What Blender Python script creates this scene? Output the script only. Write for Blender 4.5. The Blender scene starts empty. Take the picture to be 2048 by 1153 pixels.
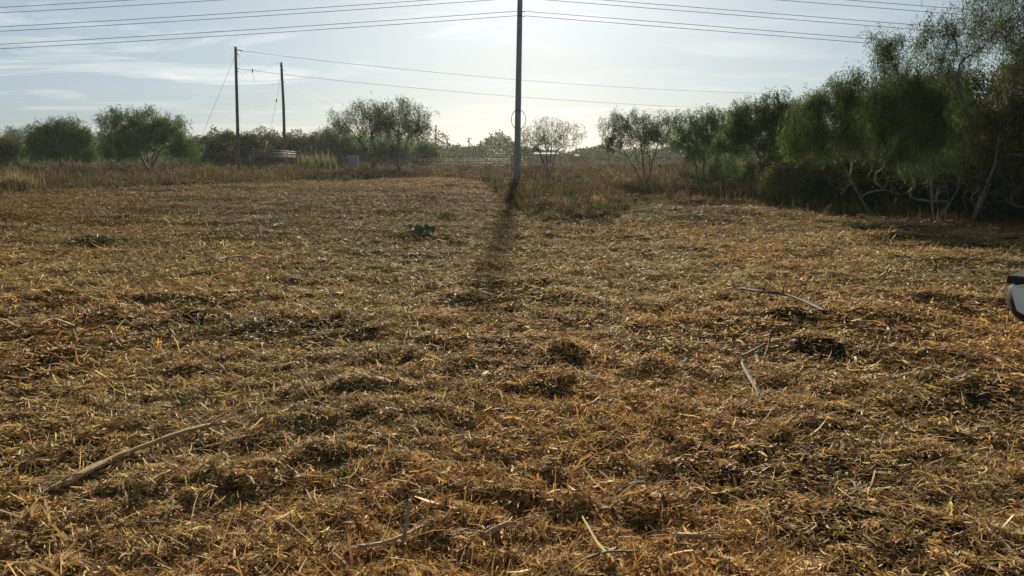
import bpy, math, random
import numpy as np
from mathutils import Vector

# ------------------------------------------------------------------ camera, sky, sun, exposure
S = bpy.context.scene
COL = S.collection
FPX, CXP, CYP = 1450.0, 1024.0, 576.5          # focal length and centre of the 2048 x 1153 photograph
CAMH = 1.70
PITCH = math.radians(10.34)
cam_d = bpy.data.cameras.new("camera")
cam_d.sensor_width = 36.0
cam_d.lens = 36.0 * FPX / 2048.0
cam_d.clip_start = 0.05
cam_d.clip_end = 6000.0
cam = bpy.data.objects.new("camera", cam_d)
COL.objects.link(cam)
cam.location = (0, 0, CAMH)
cam.rotation_euler = (math.pi / 2 - PITCH, 0, 0)
S.camera = cam

SUN_EL, SUN_AZ = math.radians(21.0), math.radians(1.3)     # azimuth measured from +Y towards +X
W = bpy.data.worlds.new("World")
S.world = W
W.use_nodes = True
nt = W.node_tree
nt.nodes.clear()
def N(t, kind, **kw):
    n = t.nodes.new(kind)
    for k, v in kw.items():
        if k.startswith('i_'):
            key = k[2:]
            key = int(key) if key.isdigit() else key
            n.inputs[key].default_value = v
        else:
            setattr(n, k, v)
    return n
sky = N(nt, 'ShaderNodeTexSky', sky_type='NISHITA', sun_disc=False, sun_elevation=SUN_EL, sun_rotation=SUN_AZ,
        altitude=50.0, air_density=1.0, dust_density=0.6, ozone_density=1.0)
tc = N(nt, 'ShaderNodeTexCoord')
sep = N(nt, 'ShaderNodeSeparateXYZ')
nt.links.new(tc.outputs['Generated'], sep.inputs[0])
def M(t, op, a, b=None, c=None, clamp=False):
    n = t.nodes.new('ShaderNodeMath')
    n.operation = op
    n.use_clamp = clamp
    for i, v in enumerate((a, b, c)):
        if v is None:
            continue
        if isinstance(v, (int, float)):
            n.inputs[i].default_value = v
        else:
            t.links.new(v, n.inputs[i])
    return n.outputs[0]
# high thin cloud: the view direction carried up to a flat layer
zz = M(nt, 'ADD', M(nt, 'MAXIMUM', sep.outputs['Z'], 0.0), 0.07)
cx = M(nt, 'DIVIDE', sep.outputs['X'], zz)
cy = M(nt, 'DIVIDE', sep.outputs['Y'], zz)
comb = N(nt, 'ShaderNodeCombineXYZ')
nt.links.new(cx, comb.inputs[0]); nt.links.new(cy, comb.inputs[1])
mp = N(nt, 'ShaderNodeMapping'); mp.inputs['Scale'].default_value = (0.55, 1.0, 1); mp.inputs['Location'].default_value = (3.3, 1.7, 0)
mp.inputs['Rotation'].default_value = (0, 0, 0.35)
nt.links.new(comb.outputs[0], mp.inputs[0])
n1 = N(nt, 'ShaderNodeTexNoise', i_Scale=1.25, i_Detail=9.0, i_Roughness=0.62, i_Distortion=0.7)
n2 = N(nt, 'ShaderNodeTexNoise', i_Scale=0.28, i_Detail=3.0, i_Roughness=0.5)
nt.links.new(mp.outputs[0], n1.inputs['Vector']); nt.links.new(mp.outputs[0], n2.inputs['Vector'])
rp = N(nt, 'ShaderNodeMapRange', i_1=0.50, i_2=0.70); nt.links.new(n1.outputs['Fac'], rp.inputs[0])
rp2 = N(nt, 'ShaderNodeMapRange', i_1=0.40, i_2=0.55); nt.links.new(n2.outputs['Fac'], rp2.inputs[0])
veil = N(nt, 'ShaderNodeMapRange', i_1=0.30, i_2=0.70, i_3=0.80, i_4=1.08); nt.links.new(n2.outputs['Fac'], veil.inputs[0])
high = N(nt, 'ShaderNodeMapRange', i_1=0.16, i_2=0.60, i_3=1.0, i_4=0.30); nt.links.new(sep.outputs['Z'], high.inputs[0])
wisp = M(nt, 'MULTIPLY', rp.outputs[0], rp2.outputs[0])
bw = N(nt, 'ShaderNodeRGBToBW'); nt.links.new(sky.outputs[0], bw.inputs[0])
def vscale(colour, fac):
    n = nt.nodes.new('ShaderNodeVectorMath'); n.operation = 'SCALE'
    if isinstance(colour, tuple): n.inputs[0].default_value = colour
    else: nt.links.new(colour, n.inputs[0])
    nt.links.new(fac, n.inputs['Scale']); return n.outputs[0]
def vadd(a, b):
    n = nt.nodes.new('ShaderNodeVectorMath'); n.operation = 'ADD'
    nt.links.new(a, n.inputs[0]); nt.links.new(b, n.inputs[1]); return n.outputs[0]
# thin cloud sheet: its own pale blue grey, brighter towards the sun, and whiter wisps
sheet = vscale((1.32, 2.05, 2.68), M(nt, 'MULTIPLY', veil.outputs[0], high.outputs[0]))
low = N(nt, 'ShaderNodeMapRange', i_1=0.0, i_2=0.2, i_3=0.45, i_4=1.6); nt.links.new(sep.outputs['Z'], low.inputs[0])
glow = vscale((1.0, .98, .92), M(nt, 'MULTIPLY', M(nt, 'MULTIPLY', bw.outputs[0], low.outputs[0]), M(nt, 'ADD', 0.125, M(nt, 'MULTIPLY', wisp, 0.05))))
white = vscale((2.9, 2.4, 1.9), M(nt, 'MULTIPLY', wisp, high.outputs[0]))
clear = vscale(sky.outputs[0], M(nt, 'SUBTRACT', 0.125, M(nt, 'MULTIPLY', wisp, 0.05)))
total = vadd(vadd(sheet, glow), vadd(white, clear))
bg = N(nt, 'ShaderNodeBackground', i_Strength=0.072)
out = N(nt, 'ShaderNodeOutputWorld')
nt.links.new(total, bg.inputs[0]); nt.links.new(bg.outputs[0], out.inputs[0])

sun_d = bpy.data.lights.new("sun", 'SUN')
sun_d.energy = 5.0
sun_d.angle = math.radians(0.95)
sun_d.color = (1.0, 0.83, 0.62)
sun = bpy.data.objects.new("sun", sun_d)
COL.objects.link(sun)
sdir = Vector((math.sin(SUN_AZ) * math.cos(SUN_EL), math.cos(SUN_AZ) * math.cos(SUN_EL), math.sin(SUN_EL)))
sun.rotation_euler = sdir.to_track_quat('Z', 'Y').to_euler()
sun.location = (0, 60, 60)

S.view_settings.view_transform = 'Standard'
S.view_settings.look = 'None'
S.view_settings.exposure = 0.85
S.view_settings.gamma = 1.0
S.render.engine = 'CYCLES'
S.cycles.max_bounces = 8
S.cycles.transparent_max_bounces = 8
S.cycles.volume_bounces = 0
S.cycles.use_denoising = True
S.cycles.denoising_prefilter = 'NONE'
S.cycles.sample_clamp_indirect = 3.0
S.cycles.sample_clamp_direct = 12.0
S.cycles.use_adaptive_sampling = False

# ------------------------------------------------------------------ helpers
rng = np.random.default_rng(7)
random.seed(7)
CP, SP = math.cos(PITCH), math.sin(PITCH)

def ray(px, py):
    a, b = (px - CXP) / FPX, (CYP - py) / FPX
    return np.array([a, CP + b * SP, -SP + b * CP])
def P(px, py, y):
    """point of the photograph at world depth y"""
    r = ray(px, py)
    t = y / r[1]
    return np.array([r[0] * t, y, CAMH + r[2] * t])
def G(px, py):
    """point of the photograph on the ground"""
    r = ray(px, py)
    t = -CAMH / r[2]
    return np.array([r[0] * t, r[1] * t, 0.0])
def GX(px, y):
    """ground point at depth y under the column px"""
    t = y * CP + CAMH * SP
    return np.array([(px - CXP) / FPX * t, y, 0.0])

def hash2(ix, iy, seed):
    h = (ix.astype(np.int64) * 374761393 + iy.astype(np.int64) * 668265263 + seed * 1274126177) & 0xFFFFFFFF
    h = ((h ^ (h >> 13)) * 1274126177) & 0xFFFFFFFF
    h = h ^ (h >> 16)
    return (h & 0xFFFFFF) / float(0xFFFFFF)
def vnoise(x, y, seed=0):
    xi, yi = np.floor(x), np.floor(y)
    fx, fy = x - xi, y - yi
    fx = fx * fx * (3 - 2 * fx); fy = fy * fy * (3 - 2 * fy)
    a, b = hash2(xi, yi, seed), hash2(xi + 1, yi, seed)
    c, d = hash2(xi, yi + 1, seed), hash2(xi + 1, yi + 1, seed)
    return (a + (b - a) * fx) * (1 - fy) + (c + (d - c) * fx) * fy      # 0..1
def fnoise(x, y, seed=0, oct=3):
    s, w, t = 0, 1.0, 0
    for k in range(oct):
        s = s + w * vnoise(x * 2 ** k + 17.3 * k, y * 2 ** k - 9.1 * k, seed + k)
        t += w; w *= 0.5
    return s / t

# heaps of shredded litter seen in the photograph: (px, py, half-length m, half-depth m, height m)
MOUNDS = [(1130, 725, .42, .28, .13), (1060, 690, .3, .2, .06), (725, 778, .24, .16, .10), (1620, 700, .45, .3, .13),
          (1570, 640, .35, .25, .10), (180, 490, .75, .4, .14), (250, 440, .7, .4, .13), (365, 418, .8, .4, .12),
          (100, 600, .5, .3, .09), (470, 600, .5, .3, .08), (330, 600, .35, .25, .08), (1090, 480, .6, .35, .12),
          (1400, 412, 1.2, .5, .22), (1480, 412, .8, .4, .18), (400, 640, .4, .3, .08), (1790, 480, .9, .4, .12),
          (1270, 1010, .16, .1, .08), (640, 845, .16, .1, .06), (1840, 600, .6, .3, .09), (120, 720, .4, .25, .08),
          (1960, 780, .4, .2, .08), (1450, 600, .4, .25, .07), (1110, 770, .3, .2, .07), (950, 735, .35, .2, .05)]
MO = [(G(a, b)[0], G(a, b)[1], c, d, e) for a, b, c, d, e in MOUNDS]
def gh(x, y):
    r = np.hypot(x, y)
    fine = np.clip((62 - r) / 20, 0, 1)
    h = 0.055 * (fnoise(x / 1.5, y / 1.1, 3, 2) - .5) + 0.10 * (fnoise(x / .5, y / .36, 9, 3) - .5) + 0.045 * (vnoise(x / .12, y / .09, 14) - .5)
    rip = np.abs(fnoise(x / 1.5, y / .62, 27, 3) - .5) * 2
    h = h + .10 * np.clip((r - 5) / 8, 0, 1) * (1 - rip) ** 2 * fnoise(x / 3.1, y / 2.3, 29, 2)
    h = h * fine + 0.25 * (fnoise(x / 40, y / 40, 21, 2) - .5) * np.clip((r - 50) / 60, 0, 1)
    for (mx, my, a, b, e) in MO:
        q = ((x - mx) / a) ** 2 + ((y - my) / b) ** 2
        h = h + e * np.exp(-q * 1.6)
    return h
def gz(x, y):
    return float(gh(np.array([x]), np.array([y]))[0])

# edge of the mown, mulched area, as pixel columns -> distance
EPX = np.array([-1400, -700, -200, 0, 150, 300, 500, 700, 880, 955, 1000, 1055, 1150, 1225, 1265, 1400, 1520, 1620, 1750, 1900, 2048, 2500, 3500])
EPY = np.array([470, 405, 385, 379, 374, 370, 366, 362, 356, 364, 396, 446, 463, 452, 416, 409, 412, 425, 437, 442, 447, 470, 520])
ED = np.array([G(1024, v)[1] for v in EPY])
def edge_dist(x, y):
    px = CXP + FPX * x / np.maximum(y * CP + CAMH * SP, .01)
    return np.where(y > 0.3, 1.0 / np.interp(px, EPX, 1.0 / ED), 12.0)

def props(o, label=None, cat=None, group=None, kind=None):
    if label: o['label'] = label
    if cat: o['category'] = cat
    if group: o['group'] = group
    if kind: o['kind'] = kind
    return o
def empty(name, loc, label=None, cat=None, group=None, rz=0.0):
    o = bpy.data.objects.new(name, None)
    o.empty_display_size = 0.2
    o.location = loc
    o.rotation_euler = (0, 0, rz)
    COL.objects.link(o)
    return props(o, label, cat, group)
def mesh_np(name, V, F, mat, parent=None, col=None, smooth=True, loc=None):
    """V (n,3), F (m,k) with k = 3 or 4"""
    V = np.asarray(V, np.float32).reshape(-1, 3); F = np.asarray(F, np.int32)
    me = bpy.data.meshes.new(name)
    n, m, k = len(V), len(F), F.shape[1]
    me.vertices.add(n); me.vertices.foreach_set('co', V.ravel())
    me.loops.add(m * k); me.loops.foreach_set('vertex_index', F.ravel())
    me.polygons.add(m)
    me.polygons.foreach_set('loop_start', np.arange(0, m * k, k, dtype=np.int32))
    me.polygons.foreach_set('use_smooth', np.full(m, smooth, dtype=bool))
    if col is not None:
        a = me.attributes.new('Col', 'FLOAT_COLOR', 'POINT')
        c = np.ones((n, 4), np.float32); c[:, :3] = col
        a.data.foreach_set('color', c.ravel())
    me.update(calc_edges=True)
    me.materials.append(mat)
    o = bpy.data.objects.new(name, me)
    COL.objects.link(o)
    if loc is not None: o.location = loc
    if parent: o.parent = parent
    return o

class MB:
    """collects rings, boxes and tubes for one mesh"""
    def __init__(s): s.v = []; s.f = []
    def add(s, V, F):
        b = len(s.v)
        s.v.extend([tuple(map(float, p)) for p in V]); s.f.extend([tuple(i + b for i in q) for q in F])
    def box(s, x0, x1, y0, y1, z0, z1):
        V = [(x0, y0, z0), (x1, y0, z0), (x1, y1, z0), (x0, y1, z0), (x0, y0, z1), (x1, y0, z1), (x1, y1, z1), (x0, y1, z1)]
        s.add(V, [(0, 3, 2, 1), (4, 5, 6, 7), (0, 1, 5, 4), (1, 2, 6, 5), (2, 3, 7, 6), (3, 0, 4, 7)])
    def tube(s, pts, radii, n=8, cap=True):
        pts = [Vector(p) for p in pts]
        if not hasattr(radii, '__len__'): radii = [radii] * len(pts)
        t0 = (pts[1] - pts[0]).normalized()
        u = t0.orthogonal().normalized()
        V = []
        for i, p in enumerate(pts):
            t = (pts[min(i + 1, len(pts) - 1)] - pts[max(i - 1, 0)]).normalized()
            u = (u - t * u.dot(t)).normalized(); w = t.cross(u)
            for k in range(n):
                a = 2 * math.pi * k / n
                V.append(p + (u * math.cos(a) + w * math.sin(a)) * radii[i])
        F = []
        for i in range(len(pts) - 1):
            for k in range(n):
                F.append((i * n + k, i * n + (k + 1) % n, (i + 1) * n + (k + 1) % n, (i + 1) * n + k))
        if cap:
            F.append(tuple(range(n - 1, -1, -1))); F.append(tuple((len(pts) - 1) * n + k for k in range(n)))
        s.add(V, F)
    def loft(s, rings, cap=True):
        n = len(rings[0]); V = [p for r in rings for p in r]; F = []
        for i in range(len(rings) - 1):
            for k in range(n):
                F.append((i * n + k, i * n + (k + 1) % n, (i + 1) * n + (k + 1) % n, (i + 1) * n + k))
        if cap:
            F.append(tuple(range(n - 1, -1, -1))); F.append(tuple((len(rings) - 1) * n + k for k in range(n)))
        s.add(V, F)
    def lathe(s, c, axis, prof, n=24):
        """prof: list of (offset along axis, radius)"""
        ax = Vector(axis).normalized(); u = ax.orthogonal().normalized(); w = ax.cross(u); c = Vector(c)
        s.loft([[c + ax * a + (u * math.cos(2 * math.pi * k / n) + w * math.sin(2 * math.pi * k / n)) * r for k in range(n)] for a, r in prof])
    def build(s, name, mat, parent=None, smooth=True, bevel=0.0, loc=None):
        me = bpy.data.meshes.new(name)
        me.from_pydata(s.v, [], s.f)
        me.polygons.foreach_set('use_smooth', [smooth] * len(me.polygons))
        me.materials.append(mat); me.update()
        o = bpy.data.objects.new(name, me); COL.objects.link(o)
        if parent: o.parent = parent
        if loc is not None: o.location = loc
        if bevel:
            b = o.modifiers.new('bevel', 'BEVEL'); b.width = bevel; b.segments = 2; b.limit_method = 'ANGLE'
        return o

def ribbons(C, Wd, Sv):
    """C (n,k,3) centre lines, Wd (n,k) half widths, Sv (n,3) side vectors -> verts, quads"""
    n, k = C.shape[:2]
    off = Sv[:, None, :] * Wd[:, :, None]
    V = np.stack([C - off, C + off], axis=2).reshape(-1, 3)
    base = (np.arange(n) * 2 * k)[:, None]
    j = np.arange(k - 1)[None, :] * 2
    F = np.stack([base + j, base + j + 1, base + j + 3, base + j + 2], axis=2).reshape(-1, 4)
    return V, F
def unit(v): return v / np.maximum(np.linalg.norm(v, axis=-1, keepdims=True), 1e-9)

# ------------------------------------------------------------------ materials
def mat(name):
    m = bpy.data.materials.new(name); m.use_nodes = True
    t = m.node_tree; t.nodes.clear()
    o = t.nodes.new('ShaderNodeOutputMaterial')
    return m, t, o
def leafy(name, trans, rough=0.5, spec=0.4, tint=(1, 1, 1)):
    """thin plant matter coloured by its own albedo attribute; light passes through it"""
    m, t, o = mat(name)
    a = N(t, 'ShaderNodeAttribute', attribute_name='Col')
    p = N(t, 'ShaderNodeBsdfPrincipled', i_Roughness=rough)
    p.inputs['Specular IOR Level'].default_value = spec
    tr = N(t, 'ShaderNodeBsdfTranslucent')
    mx = N(t, 'ShaderNodeMixShader', i_0=trans)
    tm = N(t, 'ShaderNodeMix', data_type='RGBA', blend_type='MULTIPLY'); tm.inputs['Factor'].default_value = 1
    tm.inputs[7].default_value = (*tint, 1)
    t.links.new(a.outputs['Color'], p.inputs['Base Color'])
    t.links.new(a.outputs['Color'], tm.inputs[6]); t.links.new(tm.outputs[2], tr.inputs[0])
    t.links.new(p.outputs[0], mx.inputs[1]); t.links.new(tr.outputs[0], mx.inputs[2]); t.links.new(mx.outputs[0], o.inputs[0])
    return m
def noisy(name, c1, c2, scale=8.0, rough=0.7, stretch=(1, 1, 1), metal=0.0, bump=0.15, detail=5.0, spec=0.4):
    m, t, o = mat(name)
    tcn = N(t, 'ShaderNodeTexCoord'); mpn = N(t, 'ShaderNodeMapping'); mpn.inputs['Scale'].default_value = stretch
    nn = N(t, 'ShaderNodeTexNoise', i_Scale=scale, i_Detail=detail, i_Roughness=0.6)
    cr = N(t, 'ShaderNodeMix', data_type='RGBA')
    cr.inputs[6].default_value = (*c1, 1); cr.inputs[7].default_value = (*c2, 1)
    mr = N(t, 'ShaderNodeMapRange', i_1=0.3, i_2=0.7)
    p = N(t, 'ShaderNodeBsdfPrincipled', i_Roughness=rough, i_Metallic=metal)
    p.inputs['Specular IOR Level'].default_value = spec
    b = N(t, 'ShaderNodeBump', i_Strength=bump, i_Distance=0.02)
    t.links.new(tcn.outputs['Object'], mpn.inputs[0]); t.links.new(mpn.outputs[0], nn.inputs['Vector'])
    t.links.new(nn.outputs['Fac'], mr.inputs[0]); t.links.new(mr.outputs[0], cr.inputs['Factor'])
    t.links.new(cr.outputs[2], p.inputs['Base Color']); t.links.new(nn.outputs['Fac'], b.inputs['Height'])
    t.links.new(b.outputs[0], p.inputs['Normal']); t.links.new(p.outputs[0], o.inputs[0])
    return m
M_STRAW = leafy('straw', 0.40, 0.60, 0.22, (1.0, 0.95, 0.80))
M_GRASS = leafy('dry_grass', 0.30, 0.7, 0.12, (1.0, 0.92, 0.75))
M_LEAF = leafy('leaf', 0.40, 0.6, 0.14, (1.0, 1.0, 0.65))
M_BARK = noisy('bark', (.07, .055, .042), (.17, .145, .115), 22, .85, (1, 1, .25), bump=.5)
M_PALEBARK = noisy('pale_bark', (.09, .08, .07), (.25, .225, .19), 22, .85, (1, 1, .3), bump=.5)
M_POLE = noisy('pole_wood', (.055, .042, .035), (.13, .10, .08), 14, .8, (4, 4, .25), bump=.3)
M_POLEGREY = noisy('weathered_pole_wood', (.16, .165, .17), (.36, .36, .36), 9, .7, (6, 6, .35), bump=.5)
M_WIRE = noisy('weathered_aluminium', (.09, .09, .09), (.16, .16, .16), 3, .55, metal=.3, bump=0)
M_DARK = noisy('dark_insulator', (.02, .02, .022), (.05, .048, .05), 9, .4, bump=0)
M_STEEL = noisy('galvanised_pipe', (.20, .205, .21), (.32, .325, .33), 6, .5, metal=.4, bump=.05)
M_YELLOW = noisy('yellow_guard', (.50, .40, .06), (.62, .50, .10), 4, .5, bump=.02)
M_WHITE = noisy('white_sheet_metal', (.36, .36, .36), (.46, .46, .45), 2, .9, bump=.02, spec=.05)
M_GREYBOX = noisy('grey_panel', (.20, .21, .22), (.30, .31, .31), 5, .6, bump=.05)
M_STICK = noisy('shredded_wood', (.24, .15, .075), (.58, .41, .22), 30, .75, (.25, 5, 5), bump=.6)
M_STICKG = noisy('grey_branch_bark', (.045, .036, .028), (.16, .13, .10), 26, .8, (.6, 2, 2), bump=.6)
M_CACTUS = noisy('cactus_skin', (.05, .075, .033), (.10, .135, .06), 20, .5, bump=.15)
M_SPINE = noisy('cactus_spine', (.55, .50, .38), (.7, .65, .5), 5, .6, bump=0)

# ground: dark soil under shredded brown litter, dry grass further out
def ground_material():
    m, t, o = mat('mulched_ground')
    g = N(t, 'ShaderNodeTexCoord')
    def nz(scale, detail=4.0, rough=.6, stretch=(1, 1, 1)):
        mpn = N(t, 'ShaderNodeMapping'); mpn.inputs['Scale'].default_value = stretch
        n = N(t, 'ShaderNodeTexNoise', i_Scale=scale, i_Detail=detail, i_Roughness=rough)
        t.links.new(g.outputs['Object'], mpn.inputs[0]); t.links.new(mpn.outputs[0], n.inputs['Vector'])
        return n.outputs['Fac']
    def mixc(f, a, b):
        x = N(t, 'ShaderNodeMix', data_type='RGBA'); t.links.new(f, x.inputs['Factor'])
        for v, k in ((a, 6), (b, 7)):
            if isinstance(v, tuple): x.inputs[k].default_value = (*v, 1)
            else: t.links.new(v, x.inputs[k])
        return x.outputs[2]
    def rng_(f, a, b):
        r = N(t, 'ShaderNodeMapRange', i_1=a, i_2=b); t.links.new(f, r.inputs[0]); return r.outputs[0]
    fine, mid, big = nz(38, 8, .75), nz(5, 6, .65), nz(.22, 4, .55)
    c = mixc(rng_(fine, .35, .68), (.014, .010, .006), (.10, .07, .036))
    c = mixc(rng_(mid, .45, .75), c, (.04, .030, .018))
    green = mixc(rng_(fine, .35, .68), (.013, .016, .008), (.085, .085, .04))
    c = mixc(rng_(big, .46, .60), c, green)
    far = mixc(rng_(nz(.9, 6, .65), .35, .65), (.035, .028, .018), (.085, .066, .04))
    geo = N(t, 'ShaderNodeVectorMath', operation='LENGTH'); t.links.new(g.outputs['Object'], geo.inputs[0])
    c = mixc(rng_(geo.outputs['Value'], 50, 75), c, far)
    p = N(t, 'ShaderNodeBsdfPrincipled', i_Roughness=1.0); p.inputs['Specular IOR Level'].default_value = 0
    b = N(t, 'ShaderNodeBump', i_Strength=.9, i_Distance=.05)
    t.links.new(fine, b.inputs['Height']); t.links.new(c, p.inputs['Base Color']); t.links.new(b.outputs[0], p.inputs['Normal'])
    t.links.new(p.outputs[0], o.inputs[0])
    return m

# ------------------------------------------------------------------ ground sheet out to the horizon
def build_ground():
    th_f = np.radians(np.arange(-56, 56.01, 0.17))
    th_c = np.radians(np.arange(58, 303, 4.0))
    th = np.concatenate([th_f, th_c])                           # measured from +Y towards +X
    r = 0.35 * 1.0152 ** np.arange(0, 545)
    r = r[r < 1260]
    R, T = np.meshgrid(r, th, indexing='ij')
    X, Y = R * np.sin(T), R * np.cos(T)
    V = np.stack([X, Y, gh(X, Y)], -1).reshape(-1, 3)
    nr, nth = R.shape
    i, j = np.meshgrid(np.arange(nr - 1), np.arange(nth), indexing='ij')
    j2 = (j + 1) % nth
    F = np.stack([i * nth + j, i * nth + j2, (i + 1) * nth + j2, (i + 1) * nth + j], -1).reshape(-1, 4)[:, ::-1]
    # the small disc under the camera
    c = len(V)
    V = np.concatenate([V, [[0, 0, gz(0, 0)]]])
    jj = np.arange(nth); T3 = np.stack([jj, (jj + 1) % nth, np.full(nth, c), np.full(nth, c)], -1)
    o = mesh_np('ground', V, F, ground_material())
    props(o, kind='structure')
build_ground()

# ------------------------------------------------------------------ shredded litter
PAL_BROWN = np.array([[.46, .33, .14], [.55, .41, .19], [.36, .245, .105], [.20, .125, .06], [.60, .47, .25], [.11, .075, .042], [.42, .285, .125], [.25, .155, .07]])
PAL_GREEN = np.array([[.155, .155, .065], [.10, .12, .045], [.24, .21, .10], [.07, .085, .04], [.33, .28, .15], [.17, .14, .08], [.125, .115, .08]])
def green_share(x, y):
    g = np.clip((fnoise(x / 4.5, y / 4.5, 41, 3) - .52) * 5, 0, .55)
    # greener centre and middle distance, as mown weeds lie there
    cen = np.exp(-((x + 2.0) / 4.5) ** 2 - ((y - 15) / 7.0) ** 2) * .75
    mid = np.exp(-((x + 7) / 15) ** 2 - ((y - 27) / 13.0) ** 2) * .6
    right = np.exp(-((x - 12) / 2.5) ** 2 - ((y - 15) / 3.5) ** 2) * .4
    return np.clip(g + cen + mid + right + .06, 0, .95)
def litter_points(n, dmin, dmax, half_deg, power=1.0):
    """uniform in log distance over a wedge ahead of the camera"""
    u = rng.random(n)
    d = dmin * (dmax / dmin) ** (u ** power)
    a = np.radians((rng.random(n) * 2 - 1) * half_deg)
    x, y = d * np.sin(a), d * np.cos(a)
    keep = d < edge_dist(x, y) * (1 + .16 * rng.random(n) ** 3 - .05 * rng.random(n) ** 2) * (1 + .06 * (fnoise(x / 1.2, y / 1.2, 77, 2) - .3))
    x, y, d = x[keep], y[keep], d[keep]
    k2 = rng.random(len(x)) < np.clip((fnoise(x / 1.7, y / 1.1, 23, 3) - .30) * 6, .22, 1)   # thin spots where soil shows
    return x[k2], y[k2], d[k2]
def straw_mesh(name, x, y, d, len_mu, wid_mu, lift, tilt_s, gain=0.42, d0=5.0, chips=False):
    n = len(x)
    sc = np.maximum(1, (d / d0)) ** gain * .95
    # clumping: thin out hollows
    cl_ = fnoise(x / .16, y / .16, 55, 2)
    L = np.minimum(len_mu * np.exp(rng.normal(0, .5, n)) * sc ** .6, .28)
    wd = wid_mu * np.exp(rng.normal(0, .45, n)) * sc
    az = rng.random(n) * 2 * np.pi
    tilt = rng.normal(0, tilt_s, n) + (rng.random(n) < .10) * rng.normal(0, .45, n)
    D = np.stack([np.cos(az) * np.cos(tilt), np.sin(az) * np.cos(tilt), np.sin(tilt)], -1)
    side = unit(np.stack([-np.sin(az), np.cos(az), rng.normal(0, .8, n)], -1))
    z = gh(x, y) + lift * rng.random(n) ** 1.4 * (.25 + 3.2 * np.clip(cl_ - .42, 0, 1)) * np.minimum(sc, 2) + .003 + np.abs(np.sin(tilt)) * L * .35
    c0 = np.stack([x, y, z], -1)
    t = np.linspace(-.5, .5, 4)
    bend = rng.normal(0, .13, (n, 1)) * L[:, None]
    bz = rng.normal(0, .10, (n, 1)) * L[:, None]
    C = c0[:, None, :] + D[:, None, :] * (t[None, :, None] * L[:, None, None])
    prof = (t ** 2 * 4 - .4)[None, :]
    C += side[:, None, :] * (bend * prof)[:, :, None] * .6
    C[:, :, 2] += bz * prof
    wp = np.array([.5, 1, .9, .25]) if not chips else np.array([.8, 1, 1, .6])
    Wd = wd[:, None] * wp[None, :] * .5
    V, F = ribbons(C, Wd, side)
    gs = green_share(x, y)
    pick = rng.random(n) < gs
    cb = PAL_BROWN[rng.integers(0, len(PAL_BROWN), n)]
    cg = PAL_GREEN[rng.integers(0, len(PAL_GREEN), n)]
    col = np.where(pick[:, None], cg, cb) * np.exp(rng.normal(-.02, .36, (n, 1)))
    red = fnoise(x / 2.2, y / 2.2, 91, 2)[:, None]
    col = col * np.array([[1.17, 1.08, .98]]) * (1 + (red - .5) * np.array([[.25, -.05, -.35]]))
    far_shade = np.clip((d - 11) / 14, 0, 1)[:, None] * np.clip(1.25 - x[:, None] / 11, .2, 1)
    col = col * (1 - .42 * far_shade)                              # shaded sides of distant straw put into the colour, less to the right
    pale = rng.random(n) < .004
    col[pale] = np.array([.62, .52, .36])
    col = np.repeat(np.clip(col, .01, .8), 8, axis=0)
    return V, F, col
def merge(parts):
    V, F, Cc, b = [], [], [], 0
    for v, f, c in parts:
        V.append(v); F.append(f + b); Cc.append(c); b += len(v)
    return np.concatenate(V), np.concatenate(F), np.concatenate(Cc)
parts = []
x, y, d = litter_points(640000, 2.1, 9, 57)
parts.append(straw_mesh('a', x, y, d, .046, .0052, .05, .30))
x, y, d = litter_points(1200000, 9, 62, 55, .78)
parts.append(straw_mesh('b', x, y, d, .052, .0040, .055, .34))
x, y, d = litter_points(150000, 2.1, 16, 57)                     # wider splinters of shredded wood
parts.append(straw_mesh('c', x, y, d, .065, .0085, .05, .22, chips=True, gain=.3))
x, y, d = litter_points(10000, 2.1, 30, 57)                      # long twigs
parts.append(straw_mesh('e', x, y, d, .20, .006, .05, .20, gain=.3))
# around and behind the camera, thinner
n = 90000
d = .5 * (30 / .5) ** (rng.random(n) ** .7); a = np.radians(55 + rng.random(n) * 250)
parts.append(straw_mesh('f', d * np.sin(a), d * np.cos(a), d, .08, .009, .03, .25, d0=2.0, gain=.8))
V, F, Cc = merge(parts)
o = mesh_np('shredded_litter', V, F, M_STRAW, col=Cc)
props(o, 'golden brown shredded straw and wood litter spread over the mown ground', 'mulch', kind='stuff')

# ------------------------------------------------------------------ standing grass
def blades(x, y, h, wid, lean, cols, colvar=.25):
    n = len(x)
    az = rng.random(n) * 2 * np.pi
    ln = np.minimum(np.abs(rng.normal(0, lean, n)), 1.9)
    k = 4
    t = np.linspace(0, 1, k)
    dirh = np.stack([np.cos(az), np.sin(az), np.zeros(n)], -1)
    C = np.zeros((n, k, 3))
    C[:, :, 0] = x[:, None]; C[:, :, 1] = y[:, None]; C[:, :, 2] = (gh(x, y) - .02)[:, None]
    C += dirh[:, None, :] * (t ** 1.4)[None, :, None] * (h * ln)[:, None, None]
    C[:, :, 2] += t[None, :] * h[:, None] * (1 - .42 * ln[:, None] * t[None, :])
    side = unit(np.stack([-np.sin(az + rng.normal(0, .6, n)), np.cos(az), np.zeros(n)], -1))
    Wd = wid[:, None] * np.array([.8, 1, .8, .15])[None, :] * .5
    V, F = ribbons(C, Wd, side)
    col = cols[rng.integers(0, len(cols), n)] * np.exp(rng.normal(0, colvar, (n, 1)))
    return V, F, np.repeat(np.clip(col, .01, .75), 8, axis=0)
GR_TAN = np.array([[.19, .135, .075], [.15, .105, .06], [.27, .21, .12], [.11, .08, .048], [.13, .11, .055], [.09, .085, .04], [.17, .115, .07]])
GR_GRN = np.array([[.065, .085, .03], [.10, .105, .045], [.05, .065, .026], [.13, .115, .055], [.16, .13, .07]])
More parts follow.
